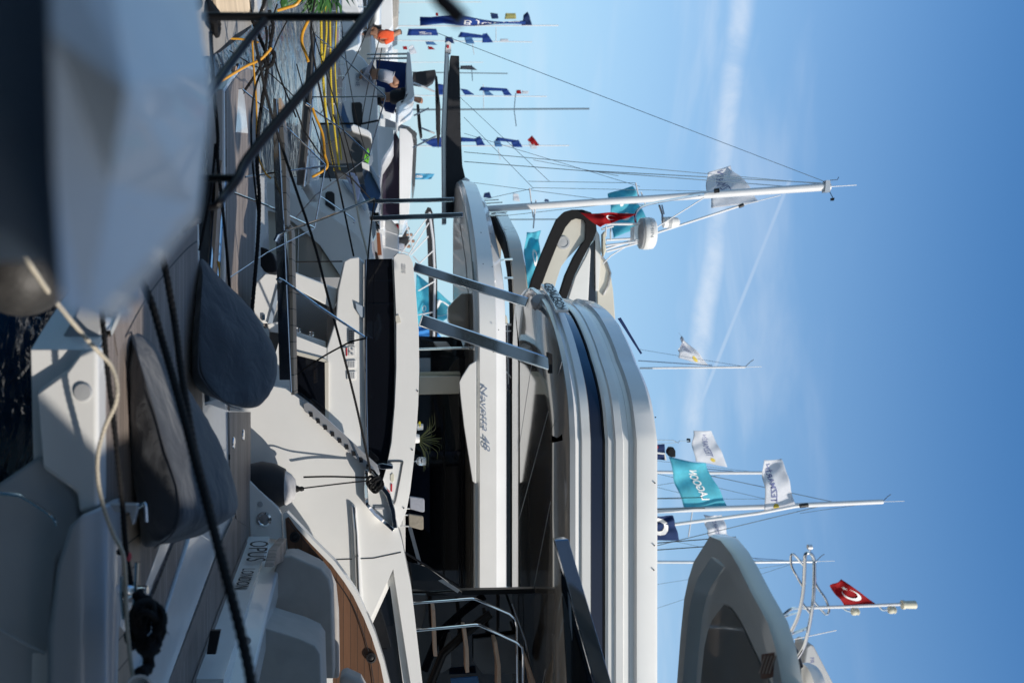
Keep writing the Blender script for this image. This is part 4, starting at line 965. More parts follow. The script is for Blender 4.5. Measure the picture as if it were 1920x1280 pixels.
# arch: two broad legs, cream inside with black edges
A3 = [(995, 546), (1000, 520), (1020, 470), (1038, 428), (1046, 407), (1056, 398), (1070, 392), (1090, 392)]
ar1 = [(992, 548), (1000, 520), (1016, 478), (1032, 440), (1046, 409), (1058, 397), (1072, 393), (1092, 393), (1108, 398), (1117, 412), (1119, 432), (1113, 448), (1096, 478), (1078, 515), (1062, 560), (1052, 600), (1040, 600), (1048, 560), (1062, 515), (1078, 480), (1098, 448), (1099, 431), (1099, 419), (1095, 412), (1081, 409), (1071, 413), (1060, 426), (1045, 458), (1027, 503), (1008, 554)]
ab = obj('arch_edge', ext(ar1, 15.6, .25), BLACKR, Y3)
ar2 = [(1008, 554), (1027, 503), (1045, 458), (1060, 426), (1071, 413), (1081, 409), (1095, 412), (1099, 419), (1099, 431), (1098, 448), (1078, 470), (1064, 484), (1052, 500), (1043, 528), (1036, 556), (1030, 576), (1012, 576)]
obj('arch_lining', ext(ar2, 15.66, .22), GEL2, Y3, bevel=.03)
obj('arch_speaker', lathe(P(1056, 455, 15.66), FRONT, [(0, .12), (.02, .115), (.024, .085), (.01, .08), (.016, .02), (.016, 0)]), GREYG, Y3)
obj('arch_dot', disc(1046, 455, 15.65, 2, .01, seg=10), BLACKI, Y3)
obj('hardtop_side', ext([(1064, 562), (1078, 518), (1098, 480), (1106, 462), (1108, 470), (1103, 570), (1095, 600), (1060, 600)], 15.9, .4), GEL, Y3, bevel=.02)
obj('hardtop_stripe', ext([(1105, 462), (1116, 448), (1116, 520), (1118, 600), (1103, 600), (1104, 560)], 15.95, .3), NAVYG, Y3)
obj('hardtop_edge', ext([(1116, 440), (1119, 432), (1124, 440), (1127, 470), (1125, 510), (1122, 545), (1117, 545)], 15.9, .5), GEL, Y3, bevel=.02)
obj('roof_moulding', ext([(1125, 478), (1131, 481), (1142, 498), (1146, 520), (1150, 545), (1154, 600), (1120, 600), (1120, 540)], 16.2, 1.2), GEL2, Y3, bevel=.05)
obj('roof_lip', strip([(1127, 479), (1138, 492), (1145, 512), (1141, 535), (1131, 553)], 16.15, 4, .2), GREYG, Y3, bevel=.02)
# radar mast on the arch
RM = thing('radar_mast', 'white tube mast on the rear yacht carrying a radar dome and satellite lamp', 'radar mast', P(1122, 445, 16.0))
for a, b, d, w_ in (((1138, 420), (1200, 420), 15.9, 5), ((1137, 450), (1196, 447), 16.4, 4.5), ((1137, 460), (1195, 453), 15.8, 4), ((1137, 472), (1195, 456), 15.9, 4), ((1136, 424), (1136, 444), 15.9, 3), ((1145, 424), (1145, 450), 16, 3), ((1128, 430), (1150, 424), 16, 4)):
    obj('mast_tube', tp([a, b], d, w_), SPAR, RM)
obj('mast_loop', tp([(1192, 420), (1191, 404), (1196, 394), (1205, 387), (1225, 381), (1262, 374), (1310, 366), (1320, 365)], 16, 5, curve=True), CHROME, RM)
obj('lamp_bracket', tp([(1236, 384), (1242, 402), (1242, 418)], 16, 4), CHROME, RM)
obj('lamp_bracket', tp([(1241, 384), (1245, 402)], 16, 3), CHROME, RM)
lm = obj('satellite_lamp', lathe(P(1243, 417, 16), Vector((0, 0, 1)), [(0, .08), (.01, .1), (.18, .1), (.26, .085), (.30, .04), (.305, 0)]), WHITEM, RM)
obj('lamp_band', lathe(P(1252, 417, 16), Vector((0, 0, 1)), [(0, .102), (.06, .102)]), GREYG, lm)
obj('mount_box', ext([(1188, 424), (1200, 420), (1200, 452), (1188, 450)], 15.9, .25), ALU, RM, bevel=.01)
dm_ = obj('radar_dome', lathe(P(1203, 438, 16), Vector((0, 0, 1)), [(0, .24), (.02, .28), (.05, .29), (.12, .288), (.20, .275), (.23, .235), (.235, 0)], seg=40), WHITEM, RM)
obj('dome_base', lathe(P(1197, 438, 16), Vector((0, 0, 1)), [(-.02, .18), (.03, .275), (.056, .287)], seg=40), GREYG, dm_)
text('lettering', 'GARMIN', GREYG, dm_, lambda u, v: P(1203, 438, 16) + Vector((.296 * math.sin(-1.35 + 1.7 * u), -.296 * math.cos(-1.35 + 1.7 * u), .10 + .055 * v)), lift=.002)
obj('horn_plate', ext([(1130, 438), (1135, 432), (1137, 470), (1132, 482), (1130, 470)], 15.8, .15), CREAMP, RM, bevel=.02)
ss = obj('stay', tp([(1130, 495), (1145, 480), (1320, 371)], 15.9, 2.2), SPAR, RM)
flag('national_flag', 'crumpled red flag with white crescent draped over the cream and black arch', ((1088, 397), (1126, 426), (1160, 412), (1190, 402)), 15.4, REDF, amp=.05, waves=1.6, ph=.3, marks=(('crescent', WHITEI, .58, .5, .22, .7),), dz=.1)
DS[0] = 1.0
flag('blue_panel_flag', 'narrow navy banner strip standing off the middle yacht fly deck edge', ((1158, 597), (1164, 595), (1204, 662), (1201, 664)), 11.5, NAVYF, amp=.004)
# ================================================================ ropes and gangway rails
def one(o, label, cat, group=None):
    o['label'] = label; o['category'] = cat
    if group: o['group'] = group
    return o
MR = 'mooring ropes'
one(obj('mooring_rope', ropem([(262, 517), (285, 570), (305, 640), (328, 720), (350, 800), (368, 870), (390, 950), (412, 1035), (440, 1140), (464, 1240), (478, 1320)], [4.2, 4.1, 4.0, 3.8, 3.6, 3.45, 3.3, 3.1, 2.9, 2.75, 2.6], 13), ROPEB), 'thick black rope running down across the long beanbag, left of its twin', 'rope', MR)
one(obj('mooring_rope', ropem([(302, 466), (315, 530), (327, 600), (338, 680), (350, 760), (366, 850), (392, 952)], [4.4, 4.3, 4.2, 4.0, 3.8, 3.6, 3.36], 12), ROPEB), 'thick black rope crossing the teak platform and joining its twin over the beanbag', 'rope', MR)
one(obj('mooring_rope', ropem([(190, 575), (196, 640), (202, 700), (212, 780), (222, 870), (230, 950), (236, 1030), (246, 1095)], [4.15, 4.1, 4.1, 4.1, 4.1, 4.15, 4.2, 4.25], 9.5), ROPEB), 'black rope lying along the platform edge beside the white hose', 'rope', MR)
one(obj('white_line', ropem([(10, 440), (28, 456), (62, 505), (100, 560), (145, 615), (185, 660), (208, 685), (219, 720), (217, 755), (197, 800), (184, 850), (184, 900), (194, 950), (212, 1000), (231, 1040), (236, 1100), (238, 1170), (244, 1230), (252, 1290)], [2.6, 2.8, 3.1, 3.4, 3.7, 3.9, 3.95, 3.95, 3.95, 4.0, 4.0, 4.0, 4.0, 4.05, 4.05, 4.1, 4.1, 4.1, 4.1], 12), ROPEW), 'off white rope sagging in an S curve past the platform edge', 'rope', MR)
bm = NB()
for k in range(4): lathe(P(234 + k * 2.2, 1040 + k * 1.2, 4.22), Vector((0, -.1, 1)), [(0, .018), (.004, .021), (.008, .018)], bm, 14)
one(obj('red_whipping', bm, REDM), 'bright red cord wound round the black rope above the cleat', 'cord')
one(obj('bead', lathe(P(224, 1034, 4.2), UPV, [(-.014, .002), (-.01, .011), (0, .015), (.01, .011), (.014, .002)]), BLACKR), 'small black bead beside the red cord on the rope', 'bead')
CT = thing('deck_cleat', 'long polished horned cleat under the heap of black rope', 'cleat', G(240, 1110, .72))
obj('horn', tp([(256, 1054), (254, 1100), (248, 1160)], 4.3, 7, curve=True), CHROME, CT)
obj('horn', tp([(228, 1080), (228, 1120), (232, 1160)], 4.2, 7, curve=True), CHROME, CT)
obj('base', lathe(G(238, 1105, .72), UPV, [(0, .05), (.05, .02), (.1, .02)]), CHROME, CT)
C2 = thing('deck_cleat', 'polished cleat at the lower end of the long beanbag', 'cleat', G(258, 965, .72))
obj('horn', ext([(205, 945), (256, 945), (257, 950), (248, 985), (242, 960), (215, 960)], 4.35, .05), GREYG, C2, bevel=.01)
obj('horn', tp([(260, 950), (272, 945), (275, 978)], 4.35, 6, curve=True), CHROME, C2)
HP = thing('rope_heap', 'tangled heap of black braided rope on the near deck edge', 'rope heap', G(255, 1190, .72))
random.seed(5)
for k in range(9):
    bm = NB(); c0 = Vector((270 + random.uniform(-10, 8), 1178 + random.uniform(-16, 18), 0)); a0 = random.uniform(0, 3); ra, rb = random.uniform(16, 29), random.uniform(22, 46)
    pp = [P(c0.x + ra * math.cos(a + a0) * (1 + .2 * math.sin(3 * a)), c0.y + rb * math.sin(a + a0), 4.15 + .035 * k * .6 + .05 * math.sin(2 * a)) for a in [i * math.pi / 5 for i in range(10)]]
    tube(resample(catmull(pp, 6), .01), .0125, bm, 8, twist=.07, depth=.2)
    obj('rope_coil', bm, ROPEB, HP)
obj('rope_bundle', tube(resample(catmull([P(255, 1108, 4.25), P(272, 1140, 4.25), P(262, 1180, 4.2), P(275, 1220, 4.2), P(278, 1250, 4.2), P(262, 1262, 4.1)], 6), .012), .024, seg=9, twist=.1, depth=.2), ROPEB, HP)
obj('loose_end', tp([(300, 1187), (308, 1188), (315, 1185), (316, 1189)], 4.1, 1.2, curve=True), ROPEB, HP)
PW = one(obj('hull_eye', loft([[P(x, y, d) for x, y in [(262 + 24 * math.cos(a) * s_, 1283 + 20 * math.sin(a) * s_) for a in [i * math.pi / 8 for i in range(16)]]] for s_, d in ((1, 4.05), (.95, 4.0), (.7, 4.0), (.65, 4.06))]), GEL), 'white oval rim fitting at the bottom of the deck edge', 'fitting')
BU = thing('mooring_buoy', 'dirty round white buoy floating in the dark water beside the pedestal', 'buoy', P(45, 500, 3.4) - Vector((0, 0, .1)))
ctr = P(40, 500, 3.4)
obj('ball', lathe(ctr, Vector((0, -.3, 1)), [(.17 * math.cos(t_) * -1, .17 * math.sin(t_)) for t_ in [i * math.pi / 16 for i in range(17)]], seg=32), BUOYM, BU)
one(obj('fender_line', ropem([(558, 916), (575, 914), (600, 911), (650, 905), (700, 900)], [9.2, 9.2, 9.25, 9.3, 9.35], 2.6), ROPEB), 'thin black line tying the ball fender to the steel fairlead', 'rope')
one(obj('fender_line', ropem([(569, 894), (620, 893), (690, 895)], [9.38, 9.36, 9.36], 3.2), ROPEB), 'loose black line end lying straight across the sunlit hull', 'rope')
# lines crossing the picture
RL = [([(497, 0), (478, 60), (487, 118), (505, 200), (530, 280), (560, 370), (590, 460), (612, 545), (640, 650), (668, 760), (695, 885)], [6.5, 6.8, 7, 7.3, 7.6, 8, 8.3, 8.6, 8.9, 9.1, 9.35], 6, ROPEB, 'long black rope slanting down to the steel fairlead of the middle yacht', True),
      ([(466, 20), (490, 78), (502, 110), (498, 150), (486, 230), (482, 300), (486, 370), (484, 440), (478, 520), (472, 590)], [7.5] * 10, 7, ROPEB, 'black rope hanging down over the middle yacht platform, right of the tyre ropes', True),
      ([(590, 0), (583, 60), (592, 130), (606, 200), (620, 280), (640, 370), (663, 480)], [9, 9.2, 9.5, 9.8, 10.2, 10.6, 11.2], 4, ROPEB, 'thin black line running parallel to the yellow ropes', True),
      ([(395, 60), (398, 120), (402, 180), (408, 250), (408, 300), (415, 370), (424, 460), (432, 560)], [5.6, 5.8, 6, 6.2, 6.3, 6.5, 6.9, 7.2], 7, ROPEB, 'black twisted rope hanging close behind the pale pedestal', True),
      ([(503, 110), (480, 160), (471, 230), (474, 310), (484, 400)], [7.4, 7.6, 7.8, 8, 8.4], 4, ROPEB, 'slim black rope curving across the blue lit teak', True),
      ([(374, 470), (384, 420), (394, 370), (400, 320), (404, 270)], [6.3] * 5, 5, ROPEB, 'short black line beside the upright beanbag', True),
      ([(538, 40), (522, 70), (510, 100), (500, 110)], [8.5] * 4, 2.5, ROPEB, 'thin dark line over the open blue water', False),
      ([(505, 20), (512, 50), (506, 90), (514, 100), (510, 120), (500, 125), (495, 112), (480, 108)], [7.4] * 8, 7, ROPEB, 'knotted black rope end at the crossing point over the water', True),
      ([(553, 200), (570, 245), (600, 290), (628, 315), (660, 335), (694, 372)], [8.5, 8.7, 9, 9.3, 9.5, 9.8], 3, ROPEB, 'thin taut black line running up to a gangway stanchion tip', False),
      ([(686, 634), (660, 640), (635, 652), (600, 672), (560, 700), (548, 720)], [8.2, 8.3, 8.4, 8.6, 8.8, 8.8], 3.2, ROPEB, 'slack black cord hanging from the lower stanchion tip', True),
      ([(703, 372), (696, 420), (691, 470), (688, 520), (686, 632)], [8.6, 8.5, 8.4, 8.3, 8.2], 3, ROPEB, 'upright black cord joining two stanchion tips', False),
      ([(546, 491), (642, 490)], [9.8, 9.9], 2.4, ROPEB, 'thin black line stretched level to the stern block', False),
      ([(660, 330), (668, 380), (676, 425), (684, 455), (690, 480)], [13.4, 13.4, 13.3, 13.2, 13.1], 4, ROPEW, 'pale flecked rope hanging in front of the rear yacht quarter', True)]
for pth, d, w_, m_, lb, cv in RL: one(obj('mooring_rope', ropem(pth, d, w_, curve=cv), m_), lb, 'rope', MR)
YL = [([(601, -10), (602, 40), (603, 100), (606, 150), (610, 200), (615, 250), (622, 290), (628, 320)], 11, 5, 'bright yellow twisted rope, thickest of the yellow lines'),
      ([(618, -10), (619, 60), (620, 130), (622, 180), (627, 240), (634, 300), (637, 320)], 12, 3.8, 'yellow twisted rope second from the orange hose'),
      ([(632, -10), (630, 60), (628, 120), (631, 180), (636, 250), (640, 300)], 13, 2.8, 'thin yellow rope furthest from the orange hose'),
      ([(610, 10), (612, 60), (607, 110), (604, 130)], 12, 4, 'short yellow strand twisted between two yellow lines')]
for pth, d, w_, lb in YL: one(obj('yellow_rope', ropem(pth, d, w_), ROPEY), lb, 'rope', 'yellow mooring ropes')
one(obj('yellow_hose', tp([(580, 35), (570, 55), (566, 70), (567, 85), (573, 100), (578, 116)], 9.5, 6, curve=True), HOSEY), 'curved orange yellow hose looping over the water', 'hose', 'shore hoses')
one(obj('yellow_hose', tp([(586, 203), (592, 220), (603, 246), (607, 265), (609, 290), (614, 310), (606, 320), (585, 332)], 8.8, 5, curve=True), HOSEY), 'orange yellow hose bending beside the chrome gangway rail', 'hose', 'shore hoses')
one(obj('yellow_hose', tp([(403, 67), (430, 72), (456, 74), (485, 80)], 7.5, 4, curve=True), HOSEY), 'orange hose lying along the black dock edge', 'hose', 'shore hoses')
one(obj('yellow_hose', tp([(410, 155), (440, 137), (462, 124), (488, 112), (505, 95), (508, 90)], 7.0, 5, curve=True), HOSEY), 'orange yellow hose ending on the chrome tube tip', 'hose', 'shore hoses')
one(obj('yellow_hose', tp([(473, 80), (476, 130), (481, 200), (482, 280), (495, 320), (508, 335)], 7.9, 3.4, curve=True), HOSEY), 'thin amber hose lying on the blue lit teak deck', 'hose', 'shore hoses')
one(obj('yellow_hose', tp([(520, 20), (540, 14), (556, 8), (566, -8)], 8.0, 6, curve=True), HOSEY), 'orange hose arching at the very top edge by the leaves', 'hose', 'shore hoses')
one(obj('yellow_flake', tp([(409, 490), (411, 505), (412, 525)], 6.9, 5, curve=True, w1=2), HOSEY), 'yellow cable end sticking up behind the upright beanbag', 'hose', 'shore hoses')
# gangway seen edge on: chrome beam with a pale teak tread edge
GW = thing('gangway', 'narrow chrome gangway with pale teak edge strip and slender stanchions', 'gangway', P(400, 450, 8.8))
obj('side_beam', ext([(512, 184), (520, 186), (524, 300), (535, 436), (541, 520), (546, 712), (524, 712), (519, 520), (517, 436), (513, 300)], 8.45, .07), DCHROME, GW, bevel=.008)
obj('chrome_edge', tp([(518, 186), (526, 320), (533, 436), (538, 560), (546, 735)], 8.42, 3), CHROME, GW)
obj('teak_edge', ext([(522, 184), (527, 183), (536, 300), (538, 425), (533, 430), (529, 330), (523, 230)], 8.43, .3), TEAKX, GW, bevel=.004)
obj('teak_edge', ext([(541, 425), (545, 420), (547, 436), (549, 560), (551, 712), (552, 740), (546, 740), (543, 600)], 8.43, .3), TEAKX, GW, bevel=.004)
for pth in ([(516, 452), (522, 440), (536, 433), (600, 412), (702, 372)], [(519, 526), (524, 522), (532, 526), (600, 576), (687, 634)]):
    obj('stanchion', tp(pth, [8.4] * len(pth), 4.6), CHROME, GW)
    obj('socket', tp([pth[0], pth[1]], 8.38, 8), CHROME, GW)
obj('stanchion', tp([(455, 168), (520, 222), (610, 309)], 8.9, 3), CHROME, GW)
obj('stanchion', tp([(440, 362), (500, 385), (590, 427)], 8.7, 4), CHROME, GW)
obj('guard_line', tp([(427, 523), (500, 474), (588, 429)], [7.8, 8.2, 8.65], 2), CHROME, GW)
obj('guard_line', tp([(610, 311), (600, 370), (590, 427)], 8.7, 3.2), CHROME, GW)
obj('guard_line', tp([(610, 311), (530, 322), (460, 332)], [8.9, 8.6, 8.4], 4), DCHROME, GW)
obj('guard_line', tp([(610, 312), (650, 312)], 8.9, 2), DCHROME, GW)
G2 = thing('gangway', 'second gangway further off, dark side beam with bright chrome edge over the water', 'gangway', P(480, 200, 11))
obj('side_beam', ext([(586, 62), (592, 60), (590, 120), (586, 190), (580, 270), (574, 345), (556, 345), (562, 270), (568, 190), (576, 120)], 10.6, .1), DARKG, G2, bevel=.01)
obj('chrome_edge', tp([(592, 70), (586, 180), (576, 300), (570, 350)], 10.55, 5), CHROME, G2)
for pth, w_ in (([(577, 198), (640, 242), (694, 292)], 3.2), ([(585, 182), (640, 182), (723, 181)], 2.8), ([(723, 182), (708, 235), (692, 292)], 2.6), ([(692, 293), (650, 325), (592, 366), (553, 410)], 2.2), ([(590, 65), (640, 105), (723, 181)], 2.2)):
    obj('guard_line', tp(pth, [10.5] * len(pth), w_), DCHROME, G2)
obj('tip', tp([(574, 195), (582, 200)], 10.45, 6), CHROME, G2)
# tyre-like fender and big line by the platform corner
F2 = thing('fender', 'black canvas fender tucked under the chrome gangway beam', 'fender', P(500, 480, 9.2), 'fenders')
obj('body', ext([(488, 462), (500, 466), (512, 476), (518, 490), (520, 508), (510, 512), (496, 510), (488, 498)], 9.0, .3), BLACKC, F2, bevel=.05)
# ---------------------------------------------------------------- dock at the upper left
DK = thing('concrete_dock', 'pale concrete quay corner with a black rubber edge at the top of the picture', 'dock', (-4, 7.4, 0))
dk = [G(x, y, .8) for x, y in ((372, -60), (395, 105), (412, 92), (440, 66), (474, 45), (490, -60))]
obj('slab', slabw([(v.x, v.y) for v in dk], .3, .5), CONC, DK)
obj('rubber_edge', slabw([(v.x, v.y) for v in [G(x, y, .6) for x, y in ((368, 90), (372, 118), (424, 98), (455, 74), (480, 52), (478, 40), (440, 60), (400, 92))]], .05, .5), BLACKR, DK)
BX = thing('upholstered_pouf', 'round white and tan striped seat standing on the quay', 'pouf', P(408, 5, 6.6))
obj('drum', lathe(P(405, -14, 6.75), UPV, [(0, .14), (.02, .155), (.06, .15), (.08, .157), (.12, .152), (.14, .158), (.18, .15), (.2, .155), (.24, .14)], seg=32), mat('striped_cover', (.62, .52, .40), .7, var=.25, vscale=12, stretch=(.2, .2, 8)), BX)
obj('cover', lathe(P(474, -12, 6.75), UPV, [(0, .14), (.04, .13), (.05, .1), (.06, 0)], seg=32), GREYG, BX)
PT = thing('potted_palm', 'green leafy plant poking down from the top edge over the yellow ropes', 'plant', P(570, -30, 9))
random.seed(21); bm = NB()
for k in range(70):
    a = random.uniform(-1.5, 1.5); l_ = random.uniform(.15, .42); p0 = P(596 + random.uniform(-20, 20), -22, 9.2)
    q1 = p0 + Vector((math.cos(a) * l_ * .5, random.uniform(-.1, .1), math.sin(a) * l_ * .6)); q2 = q1 + Vector((math.cos(a) * l_ * .4, random.uniform(-.06, .06), math.sin(a) * l_ * .3 - .05))
    s_ = Vector((0, .006, .008)); v4 = [bm.verts.new(x) for x in (p0, q1 - s_ * 1.6, q2, q1 + s_ * 1.6)]; bm.faces.new(v4)
obj('leaves', bm, GREEN, PT)
obj('stem', tp([(560, -40), (598, -22)], 9.2, 8), BROWNW, PT)
one(obj('green_bag', ext([(524, 0), (536, -10), (540, 6), (534, 14), (526, 12)], 8.3, .1), GREEN, bevel=.02), 'small dark green bag at the top edge beside the ropes', 'bag')
one(obj('dock_box', ext([(468, -30), (500, -30), (502, 12), (494, 22), (480, 20), (470, 8)], 8.2, .4), DARKG, bevel=.02), 'dark grey box at the top edge behind the striped seat', 'box')

# ================================================================ boats beyond
def hullboat(name, label, cat, hull, D, th, m, group='boats moored further along', bev=.05):
    x = [P(a, b, D) for a, b in hull]; c = sum(x, Vector()) / len(x)
    T = thing(name, label, cat, (c.x, c.y + th / 2, 0), group)
    obj('hull', ext(hull, D, th), m, T, bevel=bev); return T
B1 = hullboat('motor_boat', 'white sport boat with a square black side window and a white roof on posts', 'boat', [(628, 330), (632, 250), (632, 150), (636, 110), (645, 96), (662, 92), (682, 110), (700, 135), (706, 160), (712, 330), (560, 330)], 22, 2.6, GELW)
obj('side_window', ext([(659, 192), (675, 191), (679, 195), (680, 228), (676, 236), (664, 232), (660, 210)], 21.96, .05), BLACKI, B1, bevel=.02)
text('lettering', 'BENE', SILVERI, B1, pxquad((667, 138), (667, 162), (674, 162), (674, 138), 21.97))
obj('blue_stripe', ext([(628, 160), (634, 160), (650, 215), (660, 240), (650, 240), (628, 190)], 21.9, .05), BLUEH, B1)
obj('fender_band', tp([(598, 232), (680, 232), (710, 226)], 21.85, 4), BLACKR, B1)
obj('roof', ext([(764, 96), (769, 100), (775, 160), (777, 178), (772, 186), (754, 196), (748, 201), (746, 216), (742, 214), (743, 194), (748, 190), (758, 186), (762, 170), (761, 130)], 21.9, 2.0), GELW, B1, bevel=.04)
for y_ in (102, 110): obj('roof_post', tp([(688, y_), (766, y_ - 1)], 22.2, 4), DCHROME, B1)
obj('dark_cockpit', ext([(705, 112), (764, 118), (760, 185), (745, 190), (738, 210), (722, 205), (706, 165)], 23.6, .2), NAVYF, B1)
obj('console', ext([(706, 160), (722, 165), (722, 178), (706, 178)], 22.8, .4), GREYG, B1, bevel=.03)
obj('cabin', ext([(712, 236), (732, 240), (738, 242), (738, 262), (732, 275), (722, 290), (716, 300), (712, 330), (712, 420), (708, 420), (706, 236)], 22.2, 2), GELW, B1, bevel=.05)
C1 = hullboat('cabin_cruiser', 'white cabin cruiser with long dark side windows under a flat white roof', 'boat', [(600, 230), (716, 236), (722, 300), (722, 430), (600, 430)], 25, 3.2, GELW)
obj('windows', ext([(740, 244), (749, 262), (749, 405), (718, 405), (716, 310), (732, 282)], 24.9, .1), PURPLEG, C1)
obj('roof', ext([(749, 240), (762, 242), (772, 252), (775, 270), (772, 330), (767, 400), (756, 420), (749, 420)], 24.6, 3.0), GELW, C1, bevel=.12)
obj('roof_rack', ext([(774, 250), (778, 244), (782, 262), (778, 350), (775, 350)], 25.2, 2), DARKG, C1)
obj('canopy_post', ext([(756, 238), (770, 240), (782, 250), (780, 262), (770, 252), (756, 246)], 24.8, .3), DARKG, C1)
obj('aft_gear', ext([(722, 222), (748, 232), (770, 238), (768, 244), (740, 240), (722, 238)], 25, .3), GREYG, C1)
T1 = hullboat('dark_tender', 'dark slate boat stern with a lime green patch, low beside the blue hull', 'boat', [(634, 258), (642, 243), (660, 246), (692, 258), (697, 272), (688, 296), (680, 322), (684, 345), (600, 345), (600, 275)], 17.5, 1.5, DARKG)
obj('white_trim', ext([(657, 237), (662, 232), (690, 244), (696, 250), (697, 262), (690, 256), (660, 246)], 17.4, .6), GELW, T1, bevel=.02)
obj('lime_patch', ext([(690, 277), (693, 286), (692, 300), (690, 306), (682, 300), (684, 292)], 17.3, .1), LIME, T1)
obj('patch_pad', ext([(677, 302), (692, 308), (692, 320), (679, 314)], 17.3, .1), WHITEM, T1, bevel=.01)
for q in (0, 6): obj('exhaust_slot', ext([(667 + q * .3, 262 + q), (675 + q * .3, 264 + q), (675 + q * .3, 267 + q), (667 + q * .3, 265 + q)], 17.45, .03), BLACKI, T1)
T2 = hullboat('blue_boat', 'small boat with steel blue flared hull and pale upper edge', 'boat', [(640, 345), (656, 335), (676, 322), (692, 320), (704, 335), (713, 352), (714, 365), (708, 385), (703, 398), (697, 398), (640, 398)], 18.5, 1.5, BLUEH)
obj('window_strip', ext([(692, 312), (696, 310), (712, 340), (714, 362), (706, 345), (698, 330)], 18.4, .5), LGREYH, T2, bevel=.03)
obj('stern_gear', ext([(690, 400), (710, 398), (711, 408), (704, 414), (712, 424), (704, 424), (696, 418), (690, 412)], 18.6, .5), BLACKR, T2)
obj('lower_hull', ext([(684, 392), (698, 396), (705, 420), (704, 440), (692, 462), (684, 460)], 18.3, .5), GREYG, T2, bevel=.03)
CF = one(obj('boat_cover', ext([(655, 322), (668, 326), (676, 350), (672, 376), (664, 378), (660, 352), (648, 330)], 13.6, .08), mat('pale_lilac_cloth', (.45, .47, .62), .8, var=.2, vscale=9), bevel=.02), 'loose pale lilac cloth hanging on the rear yacht quarter', 'cloth')
# distant craft behind the left rails
for i, (a, b, c, d, D, m_, lb) in enumerate(((700, 735, -40, 60, 55, GELW, 'broad white hull far off at the top edge behind the handrail'), (690, 722, 60, 120, 60, GREYG, 'grey workboat hull far behind the orange shirt'), (640, 700, -40, 70, 30, DARKG, 'dark moored hull behind the yellow ropes at the top edge'), (600, 660, 330, 470, 30, GELW, 'white hull glimpsed far behind the blue boat'))):
    T = hullboat('distant_boat', lb, 'boat', [(a, c), (b - 4, c), (b, c + 8), (b + 2, d - 12), (b - 6, d), (a, d)], D, 3, m_)
    obj('cabin', ext([(b, c + 8), (b + 14, c + 12), (b + 12, d - 30), (b, d - 20)], D + .5, 2), GELW if i else CONC, T, bevel=.1)
ORD = 'first second third fourth fifth sixth seventh eighth ninth tenth eleventh twelfth thirteenth fourteenth fifteenth sixteenth'.split()
random.seed(9)
for i in range(16):
    y0 = -60 + i * 36 + random.uniform(-8, 8); D = random.uniform(70, 120); hgt = random.uniform(10, 26) * 60 / D
    T = hullboat('distant_boat', 'tiny far boat low on the horizon, %s from the top edge in its row' % ORD[i], 'boat', [(712, y0), (729 + hgt * .3, y0 + 2), (730 + hgt * .3, y0 + 24), (724, y0 + 34), (712, y0 + 32)], D, 4, GELW, 'far row of tiny boats')
    obj('cabin', ext([(732, y0 + 4), (732 + hgt, y0 + 6), (732 + hgt, y0 + 15), (732, y0 + 22)], D + 1, 2.5), GELW if i % 3 else DARKG, T)
WB = thing('waterfront_building', 'long low white and grey building on the horizon behind the distant flags', 'building', P(735, 30, 140))
obj('wall', ext([(727, -80), (738, -80), (738, 58), (727, 58)], 140, 10), WHITEM, WB)
obj('roof', ext([(715, -80), (728, -80), (729, 57), (715, 50)], 138, 10), CONC, WB)
QY = struct(obj('breakwater', ext([(726, -3000), (734, -3000), (735, 3000), (726, 3000)], 240, 20), CONC))
# more rails, gear and moored hulls packed along the left
random.seed(33)
for i, (pp, D, m_, lb) in enumerate((
    ([(604, -20), (618, -20), (626, 40), (622, 96), (604, 96)], 14, DARKG, 'dark boat bow just below the leafy plant'),
    ([(640, -20), (664, -20), (676, 20), (672, 60), (640, 66)], 24, GELW, 'white bow with rails near the top edge, left of the handrail'),
    ([(664, -20), (690, -20), (698, 30), (690, 70), (664, 74)], 34, BLUEH, 'blue grey hull near the top edge behind the white bow'),
    ([(690, 96), (705, 92), (714, 120), (716, 160), (690, 160)], 40, GREYG, 'pale grey hull behind the sport boat windscreen'),
    ([(612, 108), (628, 112), (634, 150), (628, 200), (612, 200)], 17, DARKG, 'dark low hull beside the yellow ropes'),
    ([(560, 262), (578, 270), (584, 320), (580, 346), (560, 346)], 12.5, GREYG, 'small grey stern with an outboard under the orange hose'))):
    T = hullboat('moored_boat', lb, 'boat', pp, D, 1.6, m_)
    x1 = max(p[0] for p in pp); y0, y1 = min(p[1] for p in pp), max(p[1] for p in pp)
    obj('rail', tp([(x1 - 2, y0 + 4), (x1 + 12, y0 + 6), (x1 + 13, y1 - 10), (x1 - 4, y1 - 6)], D, 1.6), CHROME, T)
    for k in range(3): obj('stanchion', tp([(x1 - 4, y0 + 12 + k * (y1 - y0) / 4), (x1 + 12, y0 + 12 + k * (y1 - y0) / 4)], D, 1.5), CHROME, T)
    obj('coaming', ext([(x1 - 6, y0 + 14), (x1 + 4, y0 + 18), (x1 + 3, y1 - 24), (x1 - 6, y1 - 18)], D + .3, .8), GELW if i % 2 else DARKG, T, bevel=.03)
CC = thing('rope_coil', 'black rope coiled thickly round the quay edge beside the striped seat', 'rope coil', G(398, 30, .8))
for k in range(7):
    obj('turn', tube(resample(catmull([P(391 + k * 2.6 + 3 * math.sin(a), 24 + k * 3.4 + 22 * math.cos(a), 6.1 + .12 * math.sin(a)) for a in [i * math.pi / 4 for i in range(9)]], 5), .014), .016, seg=7, twist=.1, depth=.2), ROPEB, CC)
